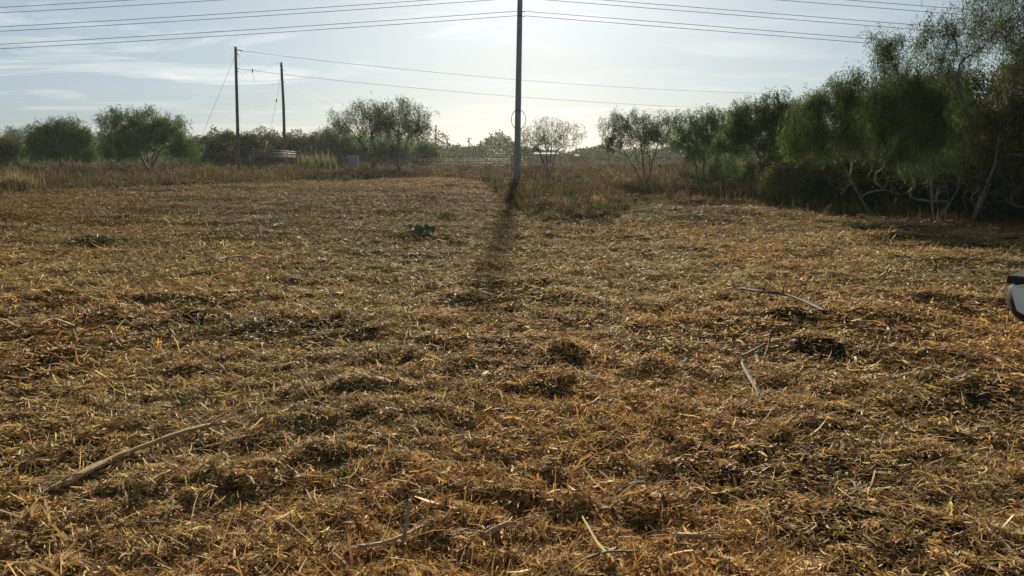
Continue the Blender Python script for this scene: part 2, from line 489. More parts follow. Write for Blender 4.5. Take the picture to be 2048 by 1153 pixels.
def field(n, pxa, pxb, da, db, power=1.0):
    px = pxa + (pxb - pxa) * rng.random(n)
    y = da * (db / da) ** (rng.random(n) ** power)
    x = (px - CXP) / FPX * (y * CP + CAMH * SP)
    return x, y
gparts = []
# belt behind the mown area
x, y = field(210000, -700, 2900, 18, 130, .9)
ed = edge_dist(x, y)
k = np.hypot(x, y) > ed * (1.0 + np.where((x > -4.5) & (x < 6) & (y < 46), .6, .08) * (fnoise(x / 1.1, y / 1.5, 61, 2) - .2)) * (1 - .13 * rng.random(len(x)) ** 4)
k &= ~((x > 2.3 * y / 10) & (y < 17))
x, y = x[k], y[k]
cl_ = fnoise(x / 2.2, y / 2.2, 33, 3)
keep = rng.random(len(x)) < np.clip((cl_ - .25) * 2.4, .12, 1)
x, y, cl_ = x[keep], y[keep], cl_[keep]
px = CXP + FPX * x / (y * CP + CAMH * SP)
base = np.where((px < 1000) & (y < 66), .82, .5)
base = np.where((px > 965) & (px < 1290) & (y < 40), .28, base)
px_t = (x > -2.2) & (x < 5.5) & (y < 40)
kk = rng.random(len(x)) < np.where(px_t, .07, 1); x, y, cl_, base = x[kk], y[kk], cl_[kk], base[kk]
ramp = np.clip((np.hypot(x, y) - edge_dist(x, y)) / 5, .25, 1)
lump = fnoise(x / 1.0, y / 2.2, 37, 2)
h = base * (.05 + 1.1 * cl_ + .9 * (lump - .3)) * ramp * np.exp(rng.normal(0, .32, len(x)))
h = np.maximum(h, .08)
w = .012 * np.maximum(1, y / 22) ** .9
gparts.append(blades(x, y, h, w, 1.0, np.concatenate([GR_TAN * .55, GR_GRN * .8]), .5))
# green and brown weeds in the tongue of rough grass before the tall pole
x, y = field(15000, 940, 1320, 15, 46, 1.0)
k = np.hypot(x, y) > edge_dist(x, y) * (.9 + .5 * (fnoise(x / .7, y / 1.1, 62, 2) - .3))
x, y = x[k], y[k]
k = rng.random(len(x)) < np.clip((fnoise(x / .9, y / .9, 88, 2) - .3) * 3, .1, 1)
x, y = x[k], y[k]
gparts.append(blades(x, y, (.06 + .26 * fnoise(x / .7, y / .9, 5, 2)) * np.exp(rng.normal(0, .4, len(x))), np.full(len(x), .011) * np.maximum(1, y / 20), .9, np.concatenate([GR_GRN, GR_GRN, GR_TAN[[1, 3, 5]]])))
# weedy greens sprinkled along the left belt and at the grove's foot
x, y = field(30000, -500, 2500, 20, 80, .9)
k = (np.hypot(x, y) > edge_dist(x, y)) & (fnoise(x / 3, y / 3, 99, 2) > .52)
x, y = x[k], y[k]
gparts.append(blades(x, y, .45 * np.exp(rng.normal(0, .35, len(x))), .016 * np.maximum(1, y / 24), .5, GR_GRN))
V, F, Cc = merge(gparts)
o = mesh_np('dry_grass', V, F, M_GRASS, col=Cc)
props(o, 'tall dry tan grass and weeds growing beyond the mown ground', 'grass', kind='stuff')
# low scruffy brush in the belt: one tangled mass
def low_brush():
    n = 1500
    x, y = field(n, -600, 2300, 24, 115, .8)
    x2, y2 = field(170, 985, 1275, 16.5, 40, 1.0)
    x, y = np.concatenate([x, x2]), np.concatenate([y, y2])
    k = np.hypot(x, y) > edge_dist(x, y) * 1.03
    k &= ~((x > .45 * y) & (y < 26))
    x, y = x[k], y[k]; n = len(x)
    hgt = (.22 + .55 * rng.random(n) ** 2) * np.clip((np.hypot(x, y) - edge_dist(x, y)) / 7, .35, 1) * np.clip(y / 45, .45, 1.3)
    hgt = hgt * np.where((x < -3) & (y < 60), 1.3, .85)
    wid = hgt * (1.0 + 1.6 * rng.random(n))
    m = 210
    q = unit(rng.normal(0, 1, (n, m, 3))) * (rng.random((n, m, 1)) ** .4)
    lump = .6 + .7 * rng.random((n, m, 1))
    pos = np.stack([x[:, None] + q[:, :, 0] * wid[:, None], y[:, None] + q[:, :, 1] * wid[:, None], (np.abs(q[:, :, 2]) * lump[:, :, 0]) * hgt[:, None] + gh(x, y)[:, None]], -1).reshape(-1, 3)
    N_ = len(pos); yy = np.repeat(y, m)
    ld = unit(rng.normal(0, 1, (N_, 3)) + np.array([0, 0, .5])); sd = unit(np.cross(ld, rng.normal(0, 1, (N_, 3))))
    L = .10 * np.maximum(1, yy / 30) * (.5 + rng.random(N_)); Wl = L * .28
    mid = pos + ld * L[:, None] * .5
    V = np.stack([pos, mid - sd * Wl[:, None] * .5, pos + ld * L[:, None], mid + sd * Wl[:, None] * .5], 1).reshape(-1, 3)
    pal = np.concatenate([GR_GRN * .9, GR_TAN * .7])
    cs = pal[rng.integers(0, len(pal), n)] * np.exp(rng.normal(0, .25, (n, 1)))
    c = np.repeat(cs, m, 0) * np.exp(rng.normal(0, .3, (N_, 1)))
    o = mesh_np('low_brush', V, np.arange(4 * N_).reshape(-1, 4), M_GRASS, col=np.repeat(np.clip(c, .01, .5), 4, 0), smooth=False)
    props(o, 'scruffy low brush and weeds tangled in the dry grass belt', 'brush', kind='stuff')
low_brush()
# far fields
x, y = field(70000, -1800, 3900, 110, 420, .8)
h = (.5 + .5 * fnoise(x / 9, y / 9, 12, 2)) * np.exp(rng.normal(0, .3, len(x)))
V, F, Cc = blades(x, y, h, .05 * (y / 90), .7, np.concatenate([GR_TAN * .6, GR_GRN * .8]))
o = mesh_np('far_field_grass', V, F, M_GRASS, col=Cc)
props(o, 'distant brown grass of the fields below the tree line', 'grass', kind='stuff')

# ------------------------------------------------------------------ trees
def grow(base, stems, targets, bare, rs, wander=.12):
    """join every target point to the nearest lower node: natural forking. Returns nodes, parents, tips"""
    nodes, par = [np.array(base, float)], [-1]
    for st in stems:                                            # st: list of points the stem passes through
        prev = 0
        for p in st:
            q0 = nodes[prev]; p = np.array(p, float)
            m = max(2, int(np.linalg.norm(p - q0) / .45))
            for i in range(1, m + 1):
                q = q0 + (p - q0) * i / m + rs.normal(0, .022, 3) * (i < m) * min(np.linalg.norm(p - q0), 2.0) * .6
                nodes.append(q); par.append(prev); prev = len(nodes) - 1
    allp = [(t, True) for t in targets] + [(t, False) for t in bare]
    b = np.array(base)
    allp.sort(key=lambda q: np.linalg.norm(q[0] - b))
    tips = []
    NA = np.array(nodes); 
    buf = np.zeros((len(NA) + len(allp) * 6 + 10, 3)); buf[:len(NA)] = NA; cnt = len(NA)
    bd = np.zeros(len(buf)); bd[:cnt] = np.linalg.norm(buf[:cnt] - b, axis=1)
    for t, leaf in allp:
        dt = np.linalg.norm(t - b)
        dd = np.linalg.norm(buf[:cnt] - t, axis=1) + np.where(bd[:cnt] > dt * .97, 50, 0) + np.maximum(0, buf[:cnt, 2] - t[2]) * .6
        i = int(np.argmin(dd)); p0 = buf[i].copy(); dist = np.linalg.norm(t - p0)
        gp = par[i]
        d0 = unit(p0 - buf[gp]) if gp >= 0 else np.array([0, 0, 1.0])
        m = int(np.clip(dist / .35, 2, 5))
        mid = p0 + d0 * dist * ((.36 if leaf else .16) if np.dot(d0, t - p0) > 0 else .03)
        prev = i
        for s in range(1, m + 1):
            u = s / m
            q = (1 - u) ** 2 * p0 + 2 * u * (1 - u) * mid + u * u * t + (rs.normal(0, wander * .3, 3) * dist if s < m else 0)
            buf[cnt] = q; bd[cnt] = np.linalg.norm(q - b); par.append(prev); prev = cnt; cnt += 1
        if leaf: tips.append(prev)
    return buf[:cnt].copy(), par, tips
def limb_mesh(nodes, par, trunk_r, tip_r, n=5):
    cnt = len(nodes)
    kids = [[] for _ in range(cnt)]
    for i, p in enumerate(par):
        if p >= 0: kids[p].append(i)
    load = np.zeros(cnt)
    for i in range(cnt - 1, -1, -1):
        if load[i] == 0: load[i] = 1.0
        if par[i] >= 0: load[par[i]] += load[i]
    r = np.maximum(tip_r, trunk_r * (load / load[0]) ** .52)
    mb = MB()
    stack = [(0, None)]
    while stack:
        i, start = stack.pop()
        chain = [start, i] if start is not None else [i]
        while kids[i]:
            ks = sorted(kids[i], key=lambda k: -load[k])
            for k in ks[1:]: stack.append((k, i))
            i = ks[0]; chain.append(i)
        if len(chain) < 2: continue
        rad = [float(r[c]) for c in chain]
        if start is not None: rad[0] = min(rad[0], rad[1] * 1.15)
        rad[-1] *= .5
        pts = [nodes[c] for c in chain]
        mb.tube(pts, rad, 6 if max(rad) > .03 else 4, cap=False)
    return mb
def foliage(nodes, par, tips, rs, sprays, per, leaf_l, leaf_w, spread, droop, cols):
    A = []
    for t in tips:
        p = par[t]; g = par[p] if p >= 0 else p
        A.append((nodes[t], nodes[p], nodes[g if g >= 0 else p]))
    A = np.array(A)                                             # tips, parents, grandparents
    n = len(A)
    u = rs.random((n, sprays)) * 1.6
    idx = np.arange(n)[:, None]
    a = np.where((u < 1)[..., None], A[:, None, 0] + (A[:, None, 1] - A[:, None, 0]) * np.minimum(u, 1)[..., None],
                 A[:, None, 1] + (A[:, None, 2] - A[:, None, 1]) * np.clip(u - 1, 0, 1)[..., None])
    a = a + rs.normal(0, spread, a.shape)
    a = a.reshape(-1, 3)
    m = len(a)
    hd = rs.random(m) * 2 * np.pi
    sdir_ = unit(np.stack([np.cos(hd) * (1 - droop * .7), np.sin(hd) * (1 - droop * .7), -droop + rs.normal(0, .35, m)], -1))
    sl = leaf_l * per * .28 * (.6 + .8 * rs.random(m))
    tt = np.linspace(0, 1, per)[None, :, None]
    pos = a[:, None, :] + sdir_[:, None, :] * tt * sl[:, None, None]
    pos[:, :, 2] -= (tt[:, :, 0] ** 2) * sl[:, None] * .35
    pos = pos.reshape(-1, 3)
    q = len(pos)
    ld = unit(np.repeat(sdir_, per, 0) * .7 + rs.normal(0, .65, (q, 3)) + np.array([0, 0, -.25 * droop]))
    sd = unit(np.cross(ld, rs.normal(0, 1, (q, 3))))
    L = leaf_l * (.6 + .8 * rs.random(q)); Wl = leaf_w * (.6 + .8 * rs.random(q))
    p0 = pos; p2 = pos + ld * L[:, None]
    mid = pos + ld * L[:, None] * .45
    V = np.stack([p0, mid - sd * Wl[:, None] * .5, p2, mid + sd * Wl[:, None] * .5], 1).reshape(-1, 3)
    F = np.arange(q * 4).reshape(-1, 4)
    cs = cols[rs.integers(0, len(cols), m)] * np.exp(rs.normal(0, .42, (m, 1)))
    c = np.repeat(np.repeat(cs, per, 0) * np.exp(rs.normal(0, .15, (q, 1))), 4, axis=0)
    return V, F, np.clip(c, .008, .5)
LV_GREEN = np.array([[.075, .135, .034], [.062, .112, .030], [.095, .155, .042], [.050, .090, .026]])
LV_GREY = np.array([[.080, .118, .048], [.066, .100, .040], [.092, .135, .056], [.056, .084, .036]])
LV_YEL = np.array([[.12, .15, .035], [.095, .125, .03], [.14, .16, .05]])
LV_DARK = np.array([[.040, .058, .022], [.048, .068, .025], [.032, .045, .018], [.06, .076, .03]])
def blob_points(blobs, y0, n, rs, depth=.75, shell=.35, clump=.72):
    """blobs (cx, cy, rx, ry[, dy]) in pixels of the photograph at depth y0 -> random points inside the ellipsoids"""
    vol = np.array([b[2] * b[3] for b in blobs], float) ; vol /= vol.sum()
    out_ = []
    for b, v in zip(blobs, vol):
        m = max(3, int(round(n * v)))
        dy = b[4] if len(b) > 4 else 0.0
        c = P(b[0], b[1], y0 + dy)
        s = (y0 + dy) / FPX
        q = unit(rs.normal(0, 1, (m, 3))) * (rs.random((m, 1)) ** shell)
        nc = max(2, m // (7 if clump > .55 else 4))                                     # twigs gather in clumps
        near = rs.random(m) < clump
        q[near] = q[rs.integers(0, nc, m)][near] + rs.normal(0, .13, (m, 3))[near]
        out_.append(c + q * np.array([b[2] * s, b[2] * s * depth, b[3] * s]))
    return np.concatenate(out_)
def tree(name, label, cat, group, px, y0, stems, blobs, n=220, sprays=9, per=6, leaf_l=.13, leaf_w=.024, spread=.13,
         droop=.7, cols=LV_GREEN, trunk_r=.11, tip_r=.006, bare=(), nbare=0, bark=None, seed=1, depth=.75, shell=.35):
    airy = group == GB
    n = int(n * (1.25 if airy else 1.75 if group == GA else 1.35)); sprays = int(sprays * (.85 if airy else 1.2) + .5); leaf_w *= .8
    if group == GA: sprays = int(sprays * .72); leaf_l *= 1.2; leaf_w *= 1.3
    if group == GA: cols = cols * np.array([[.95, .84, .95]])
    rs = np.random.default_rng(seed)
    b = GX(px, y0); b[2] = gz(b[0], b[1]) - .03
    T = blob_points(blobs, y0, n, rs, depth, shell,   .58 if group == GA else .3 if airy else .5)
    T[:, 2] = np.maximum(T[:, 2], .35)
    B = blob_points(bare, y0, nbare, rs, depth, .5) if nbare else np.zeros((0, 3))
    if len(B): B[:, 2] = np.maximum(B[:, 2], .15)
    st = [[P(q[0], q[1], y0 + (q[2] if len(q) > 2 else 0)) for q in s] for s in stems]
    nodes, par, tips = grow(b, st, list(T), list(B), rs)
    e = empty(name, tuple(b), label, cat, group)
    mb = limb_mesh(nodes - b, par, trunk_r, tip_r)
    mb.build('trunk', bark or M_BARK, e)
    V, F, c = foliage(nodes - b, par, tips, rs, sprays, per, leaf_l, leaf_w, spread, droop, cols)
    mesh_np('crown', V, F, M_LEAF, e, col=c, smooth=False)
    return e
GA, GB, GC, GD = 'trees of the grove on the right', 'scattered trees across the rough field', 'trees and shrubs of the left tree line', 'dense dark trees behind the poles'

# the grove on the right, nearest trees first
tree('mesquite_tree', 'tallest dark tree at the right edge, its crown running off the top of the photo', 'tree', GA, 1945, 19.5,
     [[(1990, 330), (2010, 200), (2005, 110), (2030, 40)], [(1985, 360, .5), (1950, 280, .4), (1920, 190, .2), (1880, 100)], [(2050, 330, .8), (2090, 180, 1)], [(1900, 405, -.4), (1885, 350, -.3), (1893, 290)], [(1962, 400, -.5), (1995, 350, -.3), (2012, 280)], [(1925, 400, -.2), (1950, 340, -.1)]],
     [(1960, 30, 75, 50), (2010, 85, 75, 55), (1915, 110, 45, 50), (2060, 30, 70, 60), (2000, -45, 90, 45), (2100, -20, 70, 70), (1895, 50, 22, 30), (2080, 130, 80, 60)],
     n=420, sprays=9, per=7, leaf_l=.085, leaf_w=.013, cols=LV_GREY, trunk_r=.046, tip_r=.004, bare=[(1940, 350, 80, 70)], nbare=130, bark=M_PALEBARK, seed=11)
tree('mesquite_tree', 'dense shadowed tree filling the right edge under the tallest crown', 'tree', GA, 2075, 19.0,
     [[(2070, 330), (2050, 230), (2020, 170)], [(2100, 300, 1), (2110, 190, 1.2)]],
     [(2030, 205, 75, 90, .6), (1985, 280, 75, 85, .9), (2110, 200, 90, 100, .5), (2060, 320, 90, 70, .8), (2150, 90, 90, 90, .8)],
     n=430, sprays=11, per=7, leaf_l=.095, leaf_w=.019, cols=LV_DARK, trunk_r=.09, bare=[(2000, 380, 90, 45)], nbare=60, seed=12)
tree('mesquite_tree', 'leaning grove tree with pale bare lower limbs and a wispy branch reaching up left', 'tree', GA, 1880, 20.6,
     [[(1915, 380), (1925, 320), (1860, 220), (1800, 150), (1745, 75)], [(1860, 370, .4), (1850, 260, .6), (1850, 160, .4), (1840, 60)], [(1900, 350, 1), (1880, 230, 1.2)]],
     [(1755, 75, 32, 32), (1795, 105, 40, 40), (1850, 55, 26, 42), (1840, 130, 60, 42), (1785, 160, 50, 42), (1870, 205, 80, 62), (1800, 235, 75, 62), (1900, 280, 70, 60), (1830, 300, 70, 45)],
     n=430, sprays=10, per=7, leaf_l=.085, leaf_w=.014, cols=LV_GREEN, trunk_r=.046, tip_r=.004, bare=[(1850, 350, 100, 60)], nbare=170, bark=M_PALEBARK, seed=13)
tree('mesquite_tree', 'green tree at the grove front with a thin pale trunk slanting up to the left', 'tree', GA, 1742, 21.6,
     [[(1705, 365), (1690, 335), (1630, 285), (1590, 250)], [(1700, 360, .3), (1720, 250, .5), (1700, 170, .4)]],
     [(1620, 232, 48, 46), (1660, 190, 48, 42), (1705, 165, 42, 34), (1720, 240, 72, 68), (1650, 275, 70, 40), (1590, 275, 42, 34), (1770, 210, 42, 60)],
     n=400, sprays=11, per=7, leaf_l=.085, leaf_w=.016, cols=LV_GREEN, trunk_r=.046, tip_r=.004, bare=[(1770, 345, 85, 45), (1690, 365, 50, 35)], nbare=170, bark=M_PALEBARK, seed=14)
tree('mesquite_tree', 'yellowish green low tree behind the slanting pale trunk', 'tree', GA, 1668, 25.0,
     [[(1650, 340), (1630, 300)], [(1700, 350), (1720, 300)]],
     [(1620, 310, 60, 36), (1700, 320, 70, 46), (1570, 345, 42, 36), (1640, 365, 70, 36), (1760, 330, 60, 50)],
     n=300, sprays=10, per=6, leaf_l=.10, leaf_w=.02, cols=LV_YEL, trunk_r=.07, bare=[(1650, 380, 90, 30)], nbare=60, seed=15)
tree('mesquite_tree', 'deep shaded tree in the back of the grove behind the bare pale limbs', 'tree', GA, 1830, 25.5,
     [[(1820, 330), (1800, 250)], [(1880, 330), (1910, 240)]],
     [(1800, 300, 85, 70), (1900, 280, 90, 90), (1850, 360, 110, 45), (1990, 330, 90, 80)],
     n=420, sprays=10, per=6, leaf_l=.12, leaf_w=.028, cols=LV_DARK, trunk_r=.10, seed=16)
tree('mesquite_tree', 'rounded green tree where the grove falls away to the left, sky showing below its crown', 'tree', GA, 1535, 31.0,
     [[(1520, 320), (1490, 260)], [(1545, 310), (1550, 240)], [(1570, 320, 1), (1600, 260, 1)]],
     [(1490, 228, 38, 34), (1545, 222, 48, 38), (1600, 235, 45, 42), (1560, 260, 70, 32), (1475, 262, 35, 24)],
     n=430, sprays=11, per=6, leaf_l=.12, leaf_w=.024, cols=LV_GREEN, trunk_r=.07, bare=[(1540, 335, 55, 30)], nbare=40, seed=17)
tree('mesquite_tree', 'grey green tree with many thin upright stems left of the grove', 'tree', GB, 1405, 36.0,
     [[(1385, 310), (1365, 260)], [(1410, 300), (1410, 240)], [(1435, 310), (1455, 260)], [(1440, 330), (1490, 310)]],
     [(1375, 255, 40, 40), (1415, 242, 40, 32), (1455, 258, 42, 42), (1400, 285, 60, 28), (1480, 290, 30, 24), (1440, 330, 40, 22)],
     n=430, sprays=13, per=6, leaf_l=.13, leaf_w=.026, cols=LV_GREEN, trunk_r=.075, tip_r=.005, bare=[(1400, 325, 40, 30)], nbare=40, seed=18)
tree('mesquite_tree', 'sparse spreading tree on thin stems, next to the right of the small fan shaped tree', 'tree', GB, 1290, 41.0,
     [[(1255, 315), (1225, 265)], [(1285, 310), (1275, 250)], [(1310, 310), (1325, 250)]],
     [(1232, 255, 32, 36), (1265, 238, 26, 24), (1315, 250, 34, 36), (1285, 275, 36, 26), (1340, 270, 22, 26), (1222, 285, 20, 18)],
     n=340, sprays=10, per=6, leaf_l=.14, leaf_w=.026, cols=LV_GREY, trunk_r=.07, tip_r=.005, bare=[(1280, 325, 40, 22)], nbare=36, seed=19)
tree('mesquite_tree', 'green bushy tree with low branches between the rounded grove tree and slanting pale trunk', 'tree', GA, 1590, 29.0,
     [[(1580, 330), (1570, 285)], [(1615, 330), (1625, 280)]], [(1565, 290, 42, 36), (1625, 285, 45, 42), (1590, 330, 65, 34), (1530, 335, 36, 24)],
     n=260, sprays=10, per=6, leaf_l=.11, leaf_w=.024, cols=LV_GREEN, trunk_r=.06, seed=38)
tree('shrub', 'low dark brush under the grey green tree left of the grove', 'shrub', GB, 1445, 38.0,
     [[(1445, 345)]], [(1440, 345, 60, 20), (1490, 350, 40, 22), (1390, 352, 36, 14)], n=200, sprays=9, per=6, leaf_l=.13, leaf_w=.03, cols=LV_DARK, trunk_r=.04, seed=39, droop=.3)
tree('mesquite_tree', 'small airy fan shaped tree beside the foot of the tall pole', 'tree', GB, 1096, 56.0,
     [[(1080, 305), (1050, 270)], [(1092, 300), (1085, 250)], [(1103, 300), (1115, 250)], [(1112, 305), (1150, 275)]],
     [(1095, 258, 50, 34), (1055, 275, 30, 28), (1140, 272, 36, 30), (1098, 282, 48, 16), (1035, 290, 14, 14)],
     n=240, sprays=6, per=5, leaf_l=.19, leaf_w=.032, spread=.2, cols=LV_GREY, trunk_r=.10, tip_r=.010, seed=20)
tree('mesquite_tree', 'thin straight pale stemmed sapling standing at the grove front between the leaning trunks', 'tree', GA, 1866, 20.2,
     [[(1863, 360), (1858, 290), (1850, 215)]], [(1850, 200, 42, 34, .4), (1870, 250, 30, 30, .3)], n=90, sprays=8, per=6, leaf_l=.09, leaf_w=.015,
     cols=LV_GREEN, trunk_r=.034, bare=[(1860, 350, 30, 50)], nbare=26, bark=M_PALEBARK, seed=37)
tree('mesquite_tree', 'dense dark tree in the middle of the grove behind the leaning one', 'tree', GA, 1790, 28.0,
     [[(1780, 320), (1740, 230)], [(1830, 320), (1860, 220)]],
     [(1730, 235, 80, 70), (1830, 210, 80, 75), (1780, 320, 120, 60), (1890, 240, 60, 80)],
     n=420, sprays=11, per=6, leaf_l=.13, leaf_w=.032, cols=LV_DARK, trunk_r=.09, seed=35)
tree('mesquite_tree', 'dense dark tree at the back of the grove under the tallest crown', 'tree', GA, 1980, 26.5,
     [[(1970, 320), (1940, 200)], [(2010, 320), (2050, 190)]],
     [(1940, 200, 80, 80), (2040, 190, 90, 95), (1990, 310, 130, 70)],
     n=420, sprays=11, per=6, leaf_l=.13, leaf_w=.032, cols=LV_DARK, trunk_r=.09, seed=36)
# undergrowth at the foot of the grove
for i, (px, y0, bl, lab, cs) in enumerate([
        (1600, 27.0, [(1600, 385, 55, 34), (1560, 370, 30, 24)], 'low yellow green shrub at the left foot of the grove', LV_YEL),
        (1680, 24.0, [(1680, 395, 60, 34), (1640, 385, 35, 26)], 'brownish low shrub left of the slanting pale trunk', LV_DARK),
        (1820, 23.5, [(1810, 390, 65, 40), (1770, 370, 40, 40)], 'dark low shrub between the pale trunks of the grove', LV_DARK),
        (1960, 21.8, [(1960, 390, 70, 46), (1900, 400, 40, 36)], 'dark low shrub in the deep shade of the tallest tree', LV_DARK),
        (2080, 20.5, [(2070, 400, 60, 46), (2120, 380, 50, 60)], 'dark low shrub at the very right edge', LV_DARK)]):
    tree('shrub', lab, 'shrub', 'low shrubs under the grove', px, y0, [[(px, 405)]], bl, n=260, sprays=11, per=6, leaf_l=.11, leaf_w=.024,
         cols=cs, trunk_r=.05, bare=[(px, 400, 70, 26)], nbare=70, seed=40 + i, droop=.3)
# beyond the frame, for a step to the side
tree('mesquite_tree', 'tree of the grove standing just outside the right edge', 'tree', GA, 2260, 18.5,
     [[(2260, 300), (2240, 150)]], [(2240, 180, 110, 130), (2330, 120, 110, 130), (2250, 320, 120, 90)],
     n=300, sprays=10, per=6, leaf_l=.12, leaf_w=.026, cols=LV_DARK, trunk_r=.13, seed=23)

# scattered trees left of the pole
tree('mesquite_tree', 'airy tree with its trunk leaning to the left, the left one of a touching pair', 'tree', GB, 752, 70.0,
     [[(725, 290), (690, 245)], [(745, 285), (735, 225)], [(735, 300, 1), (700, 280)]],
     [(690, 235, 32, 26), (728, 215, 34, 22), (762, 232, 30, 30), (672, 255, 18, 12), (740, 250, 36, 20)],
     n=260, sprays=7, per=6, leaf_l=.22, leaf_w=.045, spread=.24, cols=LV_GREY, trunk_r=.14, tip_r=.012, seed=24)
tree('mesquite_tree', 'airy tree with an upright trunk and domed crown, the right one of a touching pair', 'tree', GB, 797, 72.0,
     [[(785, 285), (765, 240)], [(797, 280), (797, 225)], [(815, 280), (845, 245)]],
     [(795, 222, 42, 26), (830, 235, 32, 32), (775, 245, 28, 24), (850, 255, 18, 16), (805, 255, 45, 18)],
     n=280, sprays=8, per=6, leaf_l=.22, leaf_w=.048, spread=.24, cols=LV_GREY, trunk_r=.14, tip_r=.012, seed=25)
tree('mesquite_tree', 'broad full green tree on a short forked trunk left of the two bare poles', 'tree', GC, 300, 74.0,
     [[(270, 290), (235, 255)], [(290, 285), (280, 240)], [(312, 285), (340, 250)], [(320, 300), (370, 285)]],
     [(232, 250, 40, 34), (280, 236, 48, 24), (335, 250, 42, 30), (370, 282, 28, 26), (240, 285, 45, 26), (305, 275, 60, 32), (235, 303, 40, 14), (355, 303, 40, 14)],
     n=420, sprays=11, per=6, leaf_l=.24, leaf_w=.060, spread=.26, cols=LV_GREEN, trunk_r=.20, tip_r=.012, seed=26)
tree('mesquite_tree', 'rounded dark green tree second from the left edge', 'tree', GC, 128, 84.0,
     [[(110, 290), (90, 265)], [(130, 285), (125, 255)], [(145, 290), (170, 275)]],
     [(90, 258, 34, 24), (130, 255, 38, 22), (168, 276, 32, 24), (70, 280, 28, 24), (120, 288, 60, 20), (75, 304, 40, 12), (165, 304, 35, 12)],
     n=360, sprays=11, per=6, leaf_l=.26, leaf_w=.07, spread=.28, cols=LV_GREEN, trunk_r=.18, tip_r=.013, seed=27)
tree('shrub', 'yellow green bush cut off by the left edge', 'shrub', GC, 5, 78.0, [[(5, 300)]], [(0, 292, 40, 26), (-50, 290, 50, 30)],
     n=220, sprays=11, per=6, leaf_l=.24, leaf_w=.07, spread=.25, cols=LV_YEL, trunk_r=.1, tip_r=.012, seed=28)
tree('mesquite_tree', 'thin pale tree top showing above the bush at the left edge', 'tree', GC, 32, 100.0, [[(32, 285), (30, 268)]],
     [(30, 266, 24, 13), (10, 275, 20, 12)], n=110, sprays=5, per=5, leaf_l=.26, leaf_w=.05, spread=.3, cols=LV_GREY, trunk_r=.12, tip_r=.014, seed=29)
tree('mesquite_tree', 'tree beyond the left edge of the photo', 'tree', GC, -160, 80.0, [[(-160, 285)]], [(-160, 265, 90, 40), (-240, 275, 70, 36)],
     n=260, sprays=10, per=6, leaf_l=.26, leaf_w=.07, spread=.3, cols=LV_GREEN, trunk_r=.18, seed=30)
# dense line of dark trees behind the poles
hedge = [(415, 104, 272, 40), (462, 108, 262, 36), (505, 102, 270, 34), (548, 108, 270, 36), (590, 104, 274, 36), (628, 107, 270, 34)]
hl = ['dark rounded tree at the left end of the dense line', 'highest dark tree of the dense line, behind the nearer pole', 'dark tree between the two bare poles, nearer the left one',
      'dark tree just left of the farther bare pole', 'dark tree just right of the farther bare pole', 'dark tree at the right end of the dense line']
for i, ((px, y0, top, rx), lab) in enumerate(zip(hedge, hl)):
    cyb = top + 24
    tree('dense_tree', lab, 'tree', GD, px, y0, [[(px, 295)]], [(px, cyb, rx, 22), (px - 12, top + 14, rx * .6, 12), (px + 14, cyb + 14, rx, 20), (px - 8, 308, rx, 14)],
         n=260, sprays=10, per=5, leaf_l=.34, leaf_w=.12, spread=.3, droop=.2, cols=LV_DARK, trunk_r=.16, tip_r=.014, seed=60 + i)
mids = [(668, 112, 258, 40, 'green tree behind the left airy tree, at the end of the dense line'), (722, 118, 268, 38, 'green tree half hidden behind the leaning trunk'),
        (780, 112, 272, 42, 'green tree seen through the stems of the upright airy tree'), (842, 120, 278, 36, 'lower green tree behind the right side of the airy pair')]
for i, (px, y0, top, rx, lab) in enumerate(mids):
    tree('dense_tree', lab, 'tree', 'green trees behind the airy pair', px, y0, [[(px, 295)]], [(px, top + 18, rx, 18), (px + 8, top + 34, rx * 1.1, 18), (px - 6, 310, rx, 12)],
         n=230, sprays=8, per=5, leaf_l=.34, leaf_w=.11, spread=.32, droop=.3, cols=LV_GREEN, trunk_r=.15, tip_r=.014, seed=70 + i)

# far wood along the whole horizon: one mass
def far_woods():
    n = 240000
    az = np.radians(-68 + 136 * rng.random(n))
    d = 190 + 130 * rng.random(n) ** 1.5
    x, y = d * np.sin(az), d * np.cos(az)
    top = 2.2 + 5.5 * np.clip(fnoise(az * 42 + 5, d / 60, 71, 4) - .22, 0, 1) * 1.5
    px = CXP + FPX * x / (y * CP)
    top *= np.interp(px, [-400, 860, 900, 1010, 1040, 1180, 1240, 1500, 3000], [1.5, 1.45, 1.05, 1.25, .66, .6, .75, 1.1, 1.4])
    z = top * (1 - rng.random(n) ** 1.25)
    pos = np.stack([x, y, z], -1)
    ld = unit(rng.normal(0, 1, (n, 3))); sd = unit(np.cross(ld, rng.normal(0, 1, (n, 3))))
    L = .62 * (.6 + .8 * rng.random(n)) * (d / 200); Wl = L * .45
    mid = pos + ld * L[:, None] * .5
    V = np.stack([pos, mid - sd * Wl[:, None] * .5, pos + ld * L[:, None], mid + sd * Wl[:, None] * .5], 1).reshape(-1, 3)
    cs = LV_DARK[rng.integers(0, 4, n)] * np.exp(rng.normal(0, .25, (n, 1)))
    o = mesh_np('far_woods', V, np.arange(4 * n).reshape(-1, 4), M_LEAF, col=np.repeat(cs, 4, 0), smooth=False)
    props(o, 'low far off wood along the horizon', 'woods', kind='stuff')
far_woods()

